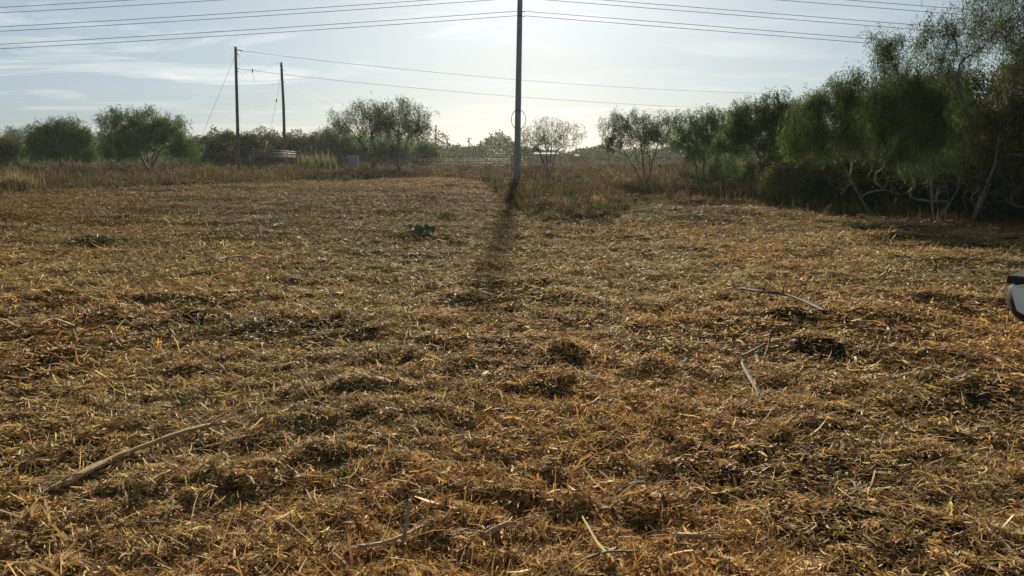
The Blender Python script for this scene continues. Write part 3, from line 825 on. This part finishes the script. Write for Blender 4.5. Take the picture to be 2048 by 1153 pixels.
# ------------------------------------------------------------------ poles
DP = 48.0                                                       # depth of the tall pole
def pole(name, label, group, pts, r0, r1, m, cat='utility pole'):
    base = Vector(pts[0]); e = empty(name, base, label, cat, group)
    mb = MB(); k = 14
    P3 = [Vector(p) - base for p in pts]
    path = []
    for a, b in zip(P3[:-1], P3[1:]):
        for i in range(k): path.append(a.lerp(b, i / k))
    path.append(P3[-1])
    L = len(path) - 1
    mb.tube(path, [r0 + (r1 - r0) * i / L for i in range(L + 1)], 20)
    mb.build('shaft', m, e)
    return e
b0 = P(1033.5, 358, DP); b0[2] = -.15
t0 = P(1040, 0, DP); t0 = b0 + (t0 - b0) * (15.6 / t0[2])
tall = pole('tall_pole', 'tall grey pole in the middle that runs out of the top of the photo', None, [b0, t0], .215, .145, M_POLEGREY)
def wire_part(name, pts, r, m, parent=None, n=5):
    mb = MB()
    if parent is not None:
        pts = [Vector(p) - parent.location for p in pts]
    mb.tube(pts, r, n)
    return mb.build(name, m, parent)
def sagging(a, b, sag, k=40):
    a, b = Vector(a), Vector(b)
    return [a.lerp(b, i / k) - Vector((0, 0, 4 * sag * (i / k) * (1 - i / k))) for i in range(k + 1)]
# six conductors: height at the pole from the photograph, falling away to both sides
lv = [(24, 'upper'), (33, 'lower'), (-11, 'upper'), (-2, 'lower'), (-50, 'upper'), (-39, 'lower')]
names = ['lowest', 'lowest', 'middle', 'middle', 'highest', 'highest']
for i, (yp, ul) in enumerate(lv):
    zc = P(1040, yp, DP)[2]; xc = P(1040, yp, DP)[0]
    yy = DP - .27
    pts = []
    for u in np.linspace(-95, 95, 121):
        a_, b_ = (.0715, .00032) if u < 0 else (.0760, .00002)
        z = zc - a_ * abs(u) + b_ * u * u
        pts.append((xc + u, yy, z))
    mb = MB(); base = Vector((xc, yy, zc))
    mb.tube([Vector(p) - base for p in pts], .0155, 5)
    o = mb.build('power_line', M_WIRE, loc=base)
    props(o, f'{ul} wire of the {names[i]} pair strung across the tall grey pole', 'power line', 'power lines strung across the tall pole')
    # bracket and clamp on the pole
    br = MB(); bx = Vector((xc, DP, zc)) - tall.location
    br.tube([bx + Vector((0, -.12, 0)), bx + Vector((0, -.275, 0))], .035, 8)
    br.tube([bx + Vector((.12, -.27, -.02)), bx + Vector((.30, -.27, -.045))], [.03, .045], 8)
    br.build('insulator', M_DARK, tall)
# coil of cable hung on the tall pole
cc = P(1037, 240, DP)
mb = MB()
for j in range(3):
    pts = []
    for q in range(41):
        a = 2 * math.pi * q / 40
        pts.append((math.cos(a) * (.44 + .02 * j), -.25 - .03 * j + .02 * math.sin(3 * a + j), math.sin(a) * (.60 + .012 * j)))
    mb.tube(pts, .007, 6, cap=False)
o = mb.build('cable_coil', M_WIRE, loc=cc)
props(o, 'thin dark loop of cable hung round the tall grey pole', 'cable coil')

DA, DB = 76.0, 88.0
pa = pole('utility_pole', 'nearer and taller of the two bare brown poles, left of the other', 'bare brown utility poles', [GX(477.5, DA) - [0, 0, .1], P(474, 210, DA), P(471, 94, DA)], .175, .125, M_POLE)
pb = pole('utility_pole', 'shorter leaning brown pole, right of the nearer one', 'bare brown utility poles', [GX(570.5, DB) - [0, 0, .1], P(567, 210, DB), P(562.5, 127, DB)], .185, .135, M_POLE)
def insul(parent, p, q, r=.06):
    p, q = Vector(p) - parent.location, Vector(q) - parent.location
    mb = MB(); n = 9
    pts = [p.lerp(q, i / (n - 1)) for i in range(n)]
    mb.tube(pts, [r * (.45 if i % 2 == 0 else 1) for i in range(n)], 10)
    mb.build('insulator', M_DARK, parent)
insul(pa, P(473, 100, DA), P(486, 102.5, DA)); insul(pa, P(474, 106, DA), P(480, 113, DA), .07)
insul(pa, P(474, 138, DA), P(480, 138.5, DA), .05); insul(pa, P(475, 143, DA), P(478, 144, DA), .05)
insul(pb, P(563, 128, DB), P(563.5, 124, DB), .09); insul(pb, P(564, 138, DB), P(568.5, 141, DB), .06); insul(pb, P(566, 163.5, DB), P(569, 164, DB), .07)
def line(name, label, pts, r=.013, group=None, cat='power line', m=None):
    mb = MB(); base = Vector(pts[0])
    mb.tube([Vector(p) - base for p in pts], r, 5)
    return props(mb.build(name, m or M_WIRE, loc=base), label, cat, group)
gl = 'wires between and beyond the bare brown poles'
def pxline(pp, k=10):
    """smooth curve through photo points (px, py, depth)"""
    Q = [Vector(P(*q)) for q in pp]; out_ = []
    for i in range(len(Q) - 1):
        p0, p1, p2, p3 = Q[max(i - 1, 0)], Q[i], Q[i + 1], Q[min(i + 2, len(Q) - 1)]
        for j in range(k):
            t = j / k
            out_.append(.5 * ((2 * p1) + (p2 - p0) * t + (2 * p0 - 5 * p1 + 4 * p2 - p3) * t * t + (3 * p1 - p0 - 3 * p2 + p3) * t ** 3))
    out_.append(Q[-1]); return out_
line('power_line', 'long wire running right from the top of the nearer brown pole behind the tall pole', pxline([(486, 102.5, 76), (700, 128, 82), (1035, 160, 92), (1320, 179, 100), (1620, 191, 108)]), .015, gl)
line('power_line', 'long lower wire running right from the nearer brown pole, below its topmost wire', pxline([(480, 138.5, 76), (700, 164, 82), (1035, 194, 92), (1320, 212, 100), (1620, 224, 108)]), .015, gl)
line('power_line', 'upper drooping jumper wire between the tops of the two brown poles', pxline([(480, 113, 76), (504, 134, 79), (535, 132, 84), (562.5, 124.5, 88)]), .013, gl)
line('power_line', 'lower slack jumper wire sagging between the two brown poles', pxline([(477, 144, 76), (500, 164, 79), (530, 170.5, 83), (567, 166, 88)]), .013, gl)
line('power_line', 'short hanging wire with a dark fuse joining the two jumpers', pxline([(504, 134, 79), (506, 148, 79), (508.5, 162, 79), (505, 166.5, 79)]), .013, gl)
mbf = MB(); mbf.tube([P(505, 139, 79), P(505.3, 145.5, 79)], [.06, .05], 8)
fz = mbf.build('fuse', M_DARK); props(fz, 'small dark fuse on the hanging wire between the brown poles', 'fuse')
line('power_line', 'upper wire leaving the farther brown pole down to the right', pxline([(568.5, 141, 88), (620, 172, 112), (676, 203, 140), (700, 216, 152)]), .018, gl)
line('power_line', 'lower wire leaving the farther brown pole down to the right', pxline([(569, 164, 88), (620, 191, 112), (672, 215, 140), (700, 228, 152)]), .018, gl)
g1 = Vector(P(470.5, 112, DA)); g1b = GX(372, 70.0)
line('guy_wire', 'guy wire slanting down to the left from the nearer brown pole', [g1, Vector(g1b)], .013, 'guy wires of the brown poles', 'guy wire')
e = empty('guy_wire', tuple(GX(525, 82.0)), 'guy wire of the farther brown pole with a dark insulator and pale yellow guard', 'guy wire', 'guy wires of the brown poles')
wire_part('wire', [P(561, 150, DB), P(553, 202, 86.5), P(535, 285, 83), GX(525, 82.0)], .013, M_WIRE, e)
wire_part('insulator', [P(553.3, 199, 86.5), P(552.7, 204, 86.4)], .07, M_DARK, e, 8)
wire_part('guard', [P(534.5, 283, 83), P(529, 304, 82.3)], .045, M_YELLOW, e, 8)
# small poles far off
for px, yt, y0, lab in [(872, 250, 165, 'tallest of the small far poles, right of the airy pair of trees'), (938.5, 274, 235, 'small far pole with a transformer, left of the tall pole'),
                        (973, 275, 250, 'thin small far pole just left of the tall pole'), (1184.5, 291, 330, 'tiny far pole right of the small fan shaped tree')]:
    e = pole('utility_pole', lab, 'small far utility poles', [GX(px, y0), P(px - .3, yt, y0)], .17, .12, M_POLE)
    tp = Vector(P(px, yt + 4, y0)) - e.location
    mb = MB(); mb.box(tp.x - .9, tp.x + .9, tp.y - .06, tp.y + .06, tp.z - .08, tp.z + .08) if px != 872 else mb.box(tp.x - .2, tp.x + .2, tp.y - .06, tp.y + .06, tp.z - .06, tp.z + .06)
    mb.build('crossarm', M_POLE, e, smooth=False)
    if px == 938.5:
        q = Vector(P(px - 1.6, 283, y0)) - e.location
        mb = MB(); mb.lathe(q, (0, 0, 1), [(-.45, .1), (-.45, .26), (.4, .27), (.45, .12)], 14); mb.build('transformer', M_DARK, e)

# ------------------------------------------------------------------ gate, fences, small things on the field
def fence_run(label, name, pts, posts, heights, m=M_POLE, wires=4, group=None, post_r=.06, gauge=.006):
    e = empty(name, tuple(pts[0]), label, 'fence', group)
    o3 = e.location
    for (p, tilt, h) in posts:
        mb = MB(); b = Vector(p) - o3
        mb.tube([b + Vector((0, 0, -.1)), b + Vector((tilt * h, 0, h))], [post_r * 1.1, post_r], 8)
        mb.build('post', m, e)
    for z in heights:
        mb = MB()
        mb.tube([Vector(p) - o3 + Vector((0, 0, z)) for p in pts], gauge, 4)
        mb.build('wire', M_WIRE, e)
    return e
p1, p2 = GX(37, 74), GX(153, 75)
fence_run('barbed wire fence on dark wooden posts under the left trees', 'wire_fence', [GX(-250, 74), p1, p2, GX(410, 78), GX(478, 79)],
          [(GX(-250, 74), 0, 1.4), (GX(-110, 74), 0, 1.4), (p1, -.03, 1.55), (p2, -.3, 1.45), (GX(262, 76), .05, 1.3), (GX(345, 77), 0, 1.3), (GX(400, 78), .03, 1.3)], [.35, .7, 1.0, 1.28], gauge=.009)
fence_run('wire fence with thin posts right of the pipe gate', 'wire_fence', [GX(598, 84), GX(690, 84), GX(800, 86), GX(905, 95), GX(1020, 105)],
          [(GX(q, 84 + max(0, q - 690) * .06), 0, 1.35) for q in (605, 632, 660, 690, 740, 800, 850, 905, 960, 1015)], [.4, .75, 1.1, 1.3], m=M_GREYBOX, post_r=.045, gauge=.012)
ge = empty('pipe_gate', tuple(GX(547, 82)), 'long pale metal pipe gate behind the two brown poles', 'gate')
gl0, gr0 = P(506, 297, 81), P(592, 304.5, 84)
for a, b in (((506, 298), (592, 304)), ((506, 303), (592, 308)), ((506, 308), (592, 311.5)), ((506, 312), (592, 315))):
    r_ = .045 if a[1] in (303,) else .03
    wire_part('rail', [P(a[0], a[1], 81), P(b[0], b[1], 84)], r_, M_STEEL, ge, 8)
for q, d_, yt in ((506, 81, 295.5), (576, 83.4, 301), (592, 84, 303)):
    wire_part('upright', [GX(q, d_), P(q, yt, d_)], .045, M_STEEL, ge, 8)
for q, d_, lab in ((500.5, 81, 'stout dark gate post left of the pipe gate'), (597, 84.2, 'stout dark gate post right of the pipe gate')):
    mb = MB(); b = GX(q, d_); mb.tube([(0, 0, -.1), (0, 0, 1.0), (0, 0, 1.75)], [.12, .115, .11], 12)
    props(mb.build('gate_post', M_POLE, loc=b), lab, 'gate post', 'posts of the pipe gate')
# grey box with a white top edge near the leaning tree
c = GX(707.5, 76)
e = empty('feeder_box', tuple(c), 'small grey box with a bright white top edge in the grass by the leaning tree', 'box')
mb = MB(); mb.box(-.50, .50, -.30, .30, .55, 1.62); mb.build('body', M_GREYBOX, e, smooth=False, bevel=.02)
mb = MB(); mb.box(-.56, .56, -.36, .36, 1.622, 1.72); mb.build('lid', M_WHITE, e, smooth=False, bevel=.015)
mb = MB(); mb.box(-.44, .58, .10, .22, 1.722, 1.86); mb.build('rear_lip', M_DARK, e, smooth=False)
for sx in (-1, 1):
    for sy in (-1, 1):
        mb = MB(); mb.tube([(sx * .46, sy * .26, -.1), (sx * .46, sy * .26, .55)], .035, 8); mb.build('leg', M_STEEL, e)
c = GX(691, 75)
e = empty('marker_post', tuple(c), 'short thin post with a pale flat cap left of the grey box', 'post')
mb = MB(); mb.tube([(0, 0, -.1), (0, 0, 1.42)], .035, 8); mb.build('post', M_DARK, e)
mb = MB(); mb.box(-.14, .14, -.14, .14, 1.42, 1.50); mb.build('cap', M_WHITE, e, smooth=False, bevel=.01)
# far sheds
def shed(px0, px1, y0, zt, zb, label, depth=9.0):
    a, b = GX(px0, y0)[0], GX(px1, y0)[0]
    e = empty('farm_shed', ((a + b) / 2, y0, 0), label, 'shed', 'far white roofed sheds')
    w = (b - a) / 2
    mb = MB(); mb.box(-w * .96, w * .96, 0, depth, -.1, zb); mb.build('wall', M_GREYBOX, e, smooth=False)
    mb = MB()
    mb.loft([[(-w, -.4, zb), (-w, depth / 2, zt), (-w, depth + .4, zb), (-w, depth + .4, zb - .12), (-w, -.4, zb - .12)], [(w, -.4, zb), (w, depth / 2, zt), (w, depth + .4, zb), (w, depth + .4, zb - .12), (w, -.4, zb - .12)]])
    mb.build('roof', M_WHITE, e, smooth=False)
    mb = MB(); mb.box(-.9, .9, -.08, -.01, 0, 1.7); mb.build('door', M_DARK, e, smooth=False)
shed(1069, 1118, 180, 2.5, 2.12, 'long low far shed with a bright white roof behind the fan shaped tree')
shed(1150, 1159, 180, 2.1, 1.6, 'tiny far white roof right of the fan shaped tree', 4.0)

# weeds and small plants one can tell apart
def weed(name, label, px, y0, n, h, wid, cols, spread, lean=.35, cat='plant', group=None, loc=None):
    b = GX(px, y0) if loc is None else np.array(loc); b[2] = 0
    x = b[0] + rng.normal(0, spread, n); y = b[1] + rng.normal(0, spread * .6, n)
    V, F, c = blades(x, y, h * np.exp(rng.normal(0, .25, n)), np.full(n, wid), lean, cols)
    o = mesh_np(name, V - b, F, M_GRASS, col=c, loc=b)
    return props(o, label, cat, group)
weed('grass_clump', 'pale straw coloured clump of drooping grass at the left edge of the mown ground', 38, 37.5, 900, .75, .022, np.array([[.36, .30, .19], [.30, .25, .15], [.24, .20, .12]]), .42, 1.0)
weed('green_weed', 'bright green weed growing in the dry grass left of the nearer brown pole', 421, 62, 260, .9, .04, LV_YEL * 1.4, .35, .5)
weed('green_weed', 'small blue green weed on the mown ground beside the rough grass', 893, 19.8, 240, .18, .016, LV_GREEN * .6, .22, .7)
weed('green_weed', 'flat patch of green weed left of the cactus', 795, 15.2, 200, .08, .014, LV_GREEN * .6, .28, .9)
for i, (px, y0, hh) in enumerate([(604, 80, 1.7), (616, 79, 1.6), (634, 80, 1.75), (645, 78, 1.5), (655, 80, 1.6), (668, 79, 1.4), (622, 82, 1.6), (662, 82, 1.6)]):
    weed('tall_weed', 'tall pale green weed stalks standing in front of the wire fence right of the gate', px, y0, 90, hh, .05, np.array([[.22, .26, .13], [.28, .30, .17], [.17, .2, .09]]), .16, .25, 'plant', 'tall pale weeds by the gate')

# prickly pear
def cactus():
    b = G(845, 475)
    b[2] = gz(b[0], b[1]) + .03
    e = empty('prickly_pear', tuple(b), 'small green prickly pear cactus of round pads on the mown ground', 'cactus')
    pads = [(820.5, 452.5, 4.8, 5, .25, .0), (837, 460, 9.5, 10.5, .0, .5), (853.5, 456, 6.5, 7.5, .1, .1), (866, 458, 6, 6.8, .12, -.15), (854.5, 469, 7.5, 9.0, -.16, .05),
            (829, 467, 5.5, 8, -.1, -.9), (846, 466, 6, 8, .02, .2)]
    for (px, py, rx, ry, dy, roll) in pads:
        y0 = b[1] + dy
        c = P(px, py, y0) - b
        s = y0 / FPX; a, h = rx * s, ry * s
        yaw = rng.normal(0, .35)
        mb = MB(); rings = []
        nu, nv = 11, 18
        def pt(u, ang, inflate=1.0):
            x_ = math.sin(u) * math.cos(ang) * .022 * inflate
            zz_ = -math.cos(u) * h; wv = math.sin(u) * a * (1 + .16 * (zz_ / h)); yy_ = math.sin(ang) * wv
            v = Vector((yy_, x_, zz_))
            v = Vector((v.x * math.cos(roll) + v.z * math.sin(roll), v.y, -v.x * math.sin(roll) + v.z * math.cos(roll)))
            v = Vector((v.x * math.cos(yaw) - v.y * math.sin(yaw), v.x * math.sin(yaw) + v.y * math.cos(yaw), v.z))
            return v + Vector(c)
        for i in range(nu):
            u = math.pi * (i + .15) / (nu - .7)
            rings.append([pt(u, 2 * math.pi * k_ / nv) for k_ in range(nv)])
        mb.loft(rings)
        pad = mb.build('pad', M_CACTUS, e)
        sp = MB()
        for _ in range(46):
            u, an = math.acos(rng.uniform(-.9, .9)), rng.uniform(0, 2 * math.pi)
            p0, p1 = pt(u, an), pt(u, an, 2.2)
            for _k in range(2):
                sp.tube([p0, p1 + Vector(rng.normal(0, .006, 3))], [.0016, .0006], 3, cap=False)
        sp.build('spines', M_SPINE, pad)
cactus()

# broken branches and splinters lying in the litter
def branch(label, pts, r0, r1, m, splinter=0, group='broken branches lying in the litter', flat=.55, twigs=0, name='broken_branch', seed=0):
    rs = np.random.default_rng(500 + seed); q_ = (1.3 if m is M_STICK else .7) if seed != 7 else .8; r0 *= q_; r1 *= q_; splinter = int(splinter * 1.5) + 3
    W3 = []
    for q in pts:
        g = G(q[0], q[1]); g[2] = gz(g[0], g[1]) + (q[2] if len(q) > 2 else .02) + .02; W3.append(Vector(g))
    base = W3[0].copy(); W3 = [p - base for p in W3]
    path = []
    k = 7
    for i in range(len(W3) - 1):
        p0, p1, p2, p3 = W3[max(i - 1, 0)], W3[i], W3[i + 1], W3[min(i + 2, len(W3) - 1)]
        for j in range(k):
            t = j / k
            path.append(.5 * ((2 * p1) + (p2 - p0) * t + (2 * p0 - 5 * p1 + 4 * p2 - p3) * t * t + (3 * p1 - p0 - 3 * p2 + p3) * t ** 3))
    path.append(W3[-1])
    L = len(path) - 1
    rad = [(r0 + (r1 - r0) * i / L) * (1 + rs.normal(0, .12)) for i in range(L + 1)]
    rad[0] *= .5; rad[-1] *= .4
    mb = MB(); n = 9
    up = Vector((0, 0, 1)); rings = []
    jig = rs.normal(0, .16, n)
    for i, p in enumerate(path):
        t = (path[min(i + 1, L)] - path[max(i - 1, 0)]).normalized()
        w = t.cross(up).normalized(); v = w.cross(t)
        rings.append([p + (w * math.cos(2 * math.pi * q / n) + v * math.sin(2 * math.pi * q / n) * flat) * rad[i] * (1 + jig[q] + rs.normal(0, .08)) for q in range(n)])
    mb.loft(rings)
    e_tot = path[-1] - path[0]
    for _ in range(splinter):                                   # torn fibres at the ends and along the side
        i = int(rs.choice([rs.integers(0, 4), rs.integers(max(L - 5, 0), L), rs.integers(0, L)]))
        d = (e_tot.normalized() * (1 if i > L / 2 else -1) + Vector(rs.normal(0, .28, 3)))
        if d.z < 0: d.z *= -.3
        q = path[i] + Vector(rs.normal(0, r0 * .5, 3)); ll = r0 * rs.uniform(2.5, 7)
        mb.tube([q, q + d * ll * .5 + Vector((0, 0, .1 * ll)), q + d * ll], [r0 * .16, r0 * .11, r0 * .03], 4, cap=False)
    for _ in range(twigs):
        i = int(rs.integers(1, L)); q = path[i]; d = Vector(rs.normal(0, 1, 3)); d.z = abs(d.z) * .8; d.normalize()
        ll = rs.uniform(.1, .28)
        mb.tube([q, q + d * ll * .5 + Vector(rs.normal(0, .02, 3)), q + d * ll], [r1 * .5, r1 * .35, r1 * .15], 5, cap=False)
    return props(mb.build(name, m, loc=base), label, 'branch', group)
branch('long splintered tan branch lying at the lower left', [(122, 975, .02), (215, 930, .035), (300, 905, .05), (385, 880, .05), (455, 855, .03)], .022, .013, M_STICK, 22, seed=1)
branch('shorter splintered strip below the right half of the long tan branch', [(300, 922, .02), (375, 905, .03), (440, 900, .03), (500, 888, .03)], .010, .006, M_STICK, 12, seed=2)
branch('crooked grey branch with a knee lying right of centre', [(1480, 728, .02), (1495, 765, .04), (1515, 800, .03), (1538, 822, .02)], .026, .014, M_STICKG, 4, twigs=3, seed=3)
branch('dark piece of branch joining the top of the crooked grey branch', [(1482, 726, .03), (1510, 715, .035), (1530, 706, .03)], .024, .017, M_STICKG, 2, seed=4)
branch('short upright grey stub at the upper end of the crooked branch', [(1530, 722, .01), (1536, 712, .05), (1540, 702, .14)], .017, .012, M_STICKG, 2, seed=5)
branch('long half buried log with a hooked end, upper right of the crooked branch', [(1478, 590, .03), (1520, 600, .06), (1565, 603, .07), (1610, 617, .06), (1650, 636, .02)], .045, .03, M_STICKG, 6, twigs=6, seed=6)
branch('splintered branch pointing at the bottom edge left of centre', [(700, 1118, .02), (770, 1112, .04), (815, 1098, .05), (860, 1068, .03)], .014, .009, M_STICK, 16, seed=7)
branch('thin splinter standing up from the branch at the bottom edge', [(806, 1108, .03), (815, 1085, .07), (821, 1062, .16)], .007, .004, M_STICK, 3, seed=8)
branch('chunk of grey bark lying beside an upright splinter, lower right of centre', [(1225, 1010, .01), (1255, 1000, .03), (1292, 978, .03)], .018, .015, M_STICKG, 8, seed=9)
branch('upright thin splinter behind the chunk of grey bark', [(1289, 1005, .0), (1290, 990, .05), (1291, 972, .13)], .006, .004, M_STICK, 1, seed=10)
branch('smooth flat pinkish brown stick at the bottom edge right of centre', [(1345, 1094, .03), (1385, 1090, .035), (1430, 1086, .03)], .015, .012, M_STICK, 6, seed=11)
branch('weathered chip of wood left of the centre', [(620, 846, .01), (655, 836, .03), (690, 848, .01)], .013, .010, M_STICK, 4, seed=12)
branch('grey stub of wood above the long tan branch', [(366, 846, .01), (384, 850, .03), (404, 862, .01)], .013, .010, M_STICKG, 5, seed=13)
branch('splintered stick along the bottom edge right of the standing splinter', [(960, 1085, .02), (1010, 1072, .04), (1055, 1066, .03)], .016, .011, M_STICK, 14, seed=14)
branch('dark curved branch end at the very bottom right of centre', [(1150, 1150, .01), (1210, 1136, .04), (1275, 1132, .03)], .013, .009, M_STICKG, 5, seed=15)
branch('thin twig fanning out of the litter at the left side', [(150, 662, .02), (110, 655, .06), (80, 668, .05)], .012, .006, M_STICK, 8, twigs=3, seed=16)
branch('reddish flat stick lying far out on the left', [(430, 535, .03), (475, 528, .05), (520, 530, .03)], .03, .02, M_STICK, 5, seed=17)
branch('long stick at the lower right edge', [(1840, 815, .02), (1790, 800, .03), (1745, 778, .03)], .010, .007, M_STICKG, 4, seed=18)
branch('splintered stick in the bottom right corner', [(2048, 1150, .02), (2010, 1118, .04), (1975, 1090, .03)], .013, .009, M_STICK, 8, seed=19)
branch('tan stick near the left edge below the long branch', [(40, 1030, .02), (100, 1028, .03), (165, 1026, .02)], .012, .008, M_STICK, 8, seed=20)
branch('pale bare twig lying at the edge of the rough grass', [(1195, 396, .1), (1225, 392, .25), (1245, 395, .15)], .012, .007, M_STICKG, 0, twigs=4, seed=21)

# ------------------------------------------------------------------ white vehicle whose front corner enters at the right edge
def paint(name, c, rough=.28, coat=.6):
    m, t, o = mat(name)
    p = N(t, 'ShaderNodeBsdfPrincipled', i_Roughness=rough); p.inputs['Base Color'].default_value = (*c, 1)
    p.inputs['Coat Weight'].default_value = coat; p.inputs['Coat Roughness'].default_value = .08
    nn = N(t, 'ShaderNodeTexNoise', i_Scale=9.0, i_Detail=6.0); mr = N(t, 'ShaderNodeMapRange', i_1=.3, i_2=.75, i_3=rough, i_4=rough + .25)
    t.links.new(nn.outputs['Fac'], mr.inputs[0]); t.links.new(mr.outputs[0], p.inputs['Roughness'])
    t.links.new(p.outputs[0], o.inputs[0]); return m
M_CAR = paint('white_car_paint', (.74, .75, .78)); M_PLASTIC = noisy('dark_plastic', (.02, .02, .022), (.04, .04, .043), 40, .8, bump=.1, spec=.12)
M_TYRE = noisy('tyre_rubber', (.018, .018, .018), (.035, .034, .032), 20, .85, bump=.2); M_RIM = noisy('alloy', (.45, .46, .47), (.55, .56, .57), 6, .35, metal=.8, bump=0)
def glassy(name, c, rough):
    m, t, o = mat(name); p = N(t, 'ShaderNodeBsdfPrincipled', i_Roughness=rough); p.inputs['Base Color'].default_value = (*c, 1)
    p.inputs['Coat Weight'].default_value = 1; t.links.new(p.outputs[0], o.inputs[0]); return m
M_GLASS = glassy('dark_window_glass', (.02, .025, .03), .05); M_LAMP = glassy('headlight_lens', (.50, .50, .48), .12)
def vehicle():
    YN, D = 6.1, 1.84                                          # near side, width
    x0 = P(2029, 600, YN)[0]                                    # tip of the front bumper
    yaw = math.radians(-50)
    tip = Vector((x0, YN, 0)) - Vector((.13 * math.cos(yaw) + .93 * math.sin(yaw), .13 * math.sin(yaw) - .93 * math.cos(yaw), 0))
    e = empty('parked_vehicle', tip, 'white vehicle whose front bumper corner enters at the right edge', 'vehicle', rz=yaw)
    def ring(x, hw, zb, zt, r=.09, crown=.0):
        """rounded-rectangle section across the car at station x"""
        pts = []
        for cxs, czs, a0 in ((1, 1, 0), (-1, 1, 90), (-1, -1, 180), (1, -1, 270)):
            for s_ in range(5):
                a = math.radians(a0 + 22.5 * s_)
                pts.append((x, cxs * (hw - r) + r * math.cos(a), (zt - r if czs > 0 else zb + r) + r * math.sin(a) + (crown if czs > 0 else 0)))
        return pts
    mb = MB()
    st = [(.22, .80, .40, .66), (.25, .86, .36, .73), (.46, .90, .34, .88), (.9, .92, .33, .97), (1.45, .92, .33, 1.02), (2.6, .92, .33, 1.03), (3.9, .92, .34, 1.02), (4.45, .90, .40, .98), (4.6, .84, .48, .88)]
    mb.loft([ring(a, b, c_, d_) for a, b, c_, d_ in st]); mb.build('body', M_CAR, e)
    mb = MB()
    mb.loft([ring(x, hw, 1.0, z, .07) for x, hw, z in ((1.30, .80, 1.06), (1.95, .76, 1.62), (2.3, .74, 1.70), (3.7, .73, 1.70), (4.25, .74, 1.55), (4.5, .78, 1.06))])
    mb.build('cabin', M_CAR, e)
    for s_ in (-1, 1):
        for (xa, xb, xc, xd) in ((1.62, 2.02, 2.75, 2.75), (2.83, 2.83, 3.75, 3.62)):
            mb = MB(); V = [(xa, s_ * .802, 1.10), (xc if xa < 2 else xc, s_ * .802, 1.10), (xd if xa < 2 else xd, s_ * .757, 1.58), (xb, s_ * .757, 1.58)]
            V2 = [(v[0], v[1] - s_ * .03, v[2]) for v in V]
            mb.loft([V, V2]); mb.build('side_window', M_GLASS, e, smooth=False)
    mb = MB(); V = [(1.36, -.70, 1.10), (1.36, .70, 1.10), (1.93, .66, 1.58), (1.93, -.66, 1.58)]; n_ = Vector((-.65, 0, .76)) * .03
    mb.loft([[Vector(v) + n_ for v in V], [Vector(v) - n_ for v in V]]); mb.build('windscreen', M_GLASS, e, smooth=False)
    # bumper: dark lower corner curving back, pale painted cover set into it
    def bump(z0, z1, out_, inset, yext):
        """section swept round the front from side to side"""
        rings = []
        for k in range(25):
            v = -1 + 2 * k / 24
            yy = v * yext
            back = .46 * max(0, (abs(v) - .72) / .28) ** 2.0
            rings.append((yy, back))
        return rings
    def sweep(profile, yext, shift, cap=True):
        mb = MB(); R_ = []
        for yy, back in bump(0, 0, 0, 0, yext):
            R_.append([(px_ + back + shift, yy, pz) for px_, pz in profile])
        mb.loft(R_); return mb
    sweep([(.30, .25), (.14, .26), (.05, .33), (.0, .43), (.0, .56), (.035, .585), (.30, .585)], .93, 0).build('bumper', M_PLASTIC, e)
    sweep([(.30, .36), (.10, .385), (.035, .46), (.03, .56), (.06, .60), (.30, .62)], .90, -.0).build('bumper_core', M_PLASTIC, e)
    for s_ in (-1, 1):
        mb = MB()                                               # painted corner panel
        V = [(.055, .585), (.30, .66), (.62, .70), (.62, .36), (.30, .32), (.14, .38)]
        outer = [(a, s_ * (.945 - .10 * max(0, .3 - a) / .3), z) for a, z in V]; inner = [(a + .02, s_ * (.86 - .10 * max(0, .3 - a) / .3), z) for a, z in V]
        mb.loft([outer, inner]); mb.build('bumper_corner', M_CAR, e, smooth=False, bevel=.02)
        mb = MB(); mb.loft([[(.20 + .02 * math.sin(a), s_ * .72 + .17 * math.cos(a), .76 + .06 * math.sin(a)) for a in np.linspace(0, 2 * math.pi, 16, endpoint=False)],
                            [(.13 + .10 * abs(math.cos(a)) * (math.cos(a) * s_ > 0), s_ * .70 + .15 * math.cos(a), .755 + .05 * math.sin(a)) for a in np.linspace(0, 2 * math.pi, 16, endpoint=False)]])
        mb.build('headlight', M_LAMP, e)
    mb = MB(); mb.box(.02, .30, -.82, .82, .60, .675); mb.build('grille', M_PLASTIC, e, smooth=False, bevel=.015)
    for xw in (.95, 3.65):
        for s_ in (-1, 1):
            c = (xw, s_ * .80, .34)
            mb = MB(); mb.lathe(c, (0, s_, 0), [(-.10, .20), (-.10, .30), (-.07, .335), (.09, .335), (.13, .30), (.13, .21)], 32); w = mb.build('wheel', M_TYRE, e)
            mb = MB(); mb.lathe(c, (0, s_, 0), [(.06, .205), (.135, .205), (.12, .16), (.10, .05), (.115, .02)], 20); mb.build('rim', M_RIM, w)
            mb = MB(); mb.lathe((xw, s_ * .905, .36), (0, s_, 0), [(-.02, .36), (.018, .41), (.024, .40), (.024, .36)], 32); mb.build('wheel_arch', M_PLASTIC, e)
        # mirrors
    for s_ in (-1, 1):
        mb = MB(); mb.box(1.72, 1.86, s_ * .97 - .10, s_ * .97 + .10, 1.06, 1.20); mb.build('mirror', M_PLASTIC, e, smooth=False, bevel=.03)
    return e
vehicle()

# ------------------------------------------------------------------ haze in the low air
m, t, o = mat('haze_air')
pv = N(t, 'ShaderNodeVolumePrincipled', i_Density=0.00016, i_Anisotropy=0.5)
pv.inputs['Color'].default_value = (.80, .90, 1.0, 1)
t.links.new(pv.outputs[0], o.inputs['Volume'])
mb = MB(); mb.box(-1300, 1300, -1300, 1300, -1.4, 17.5)
hz = mb.build('haze', m, smooth=False); props(hz, 'thin bright haze in the low air', 'haze', kind='stuff')
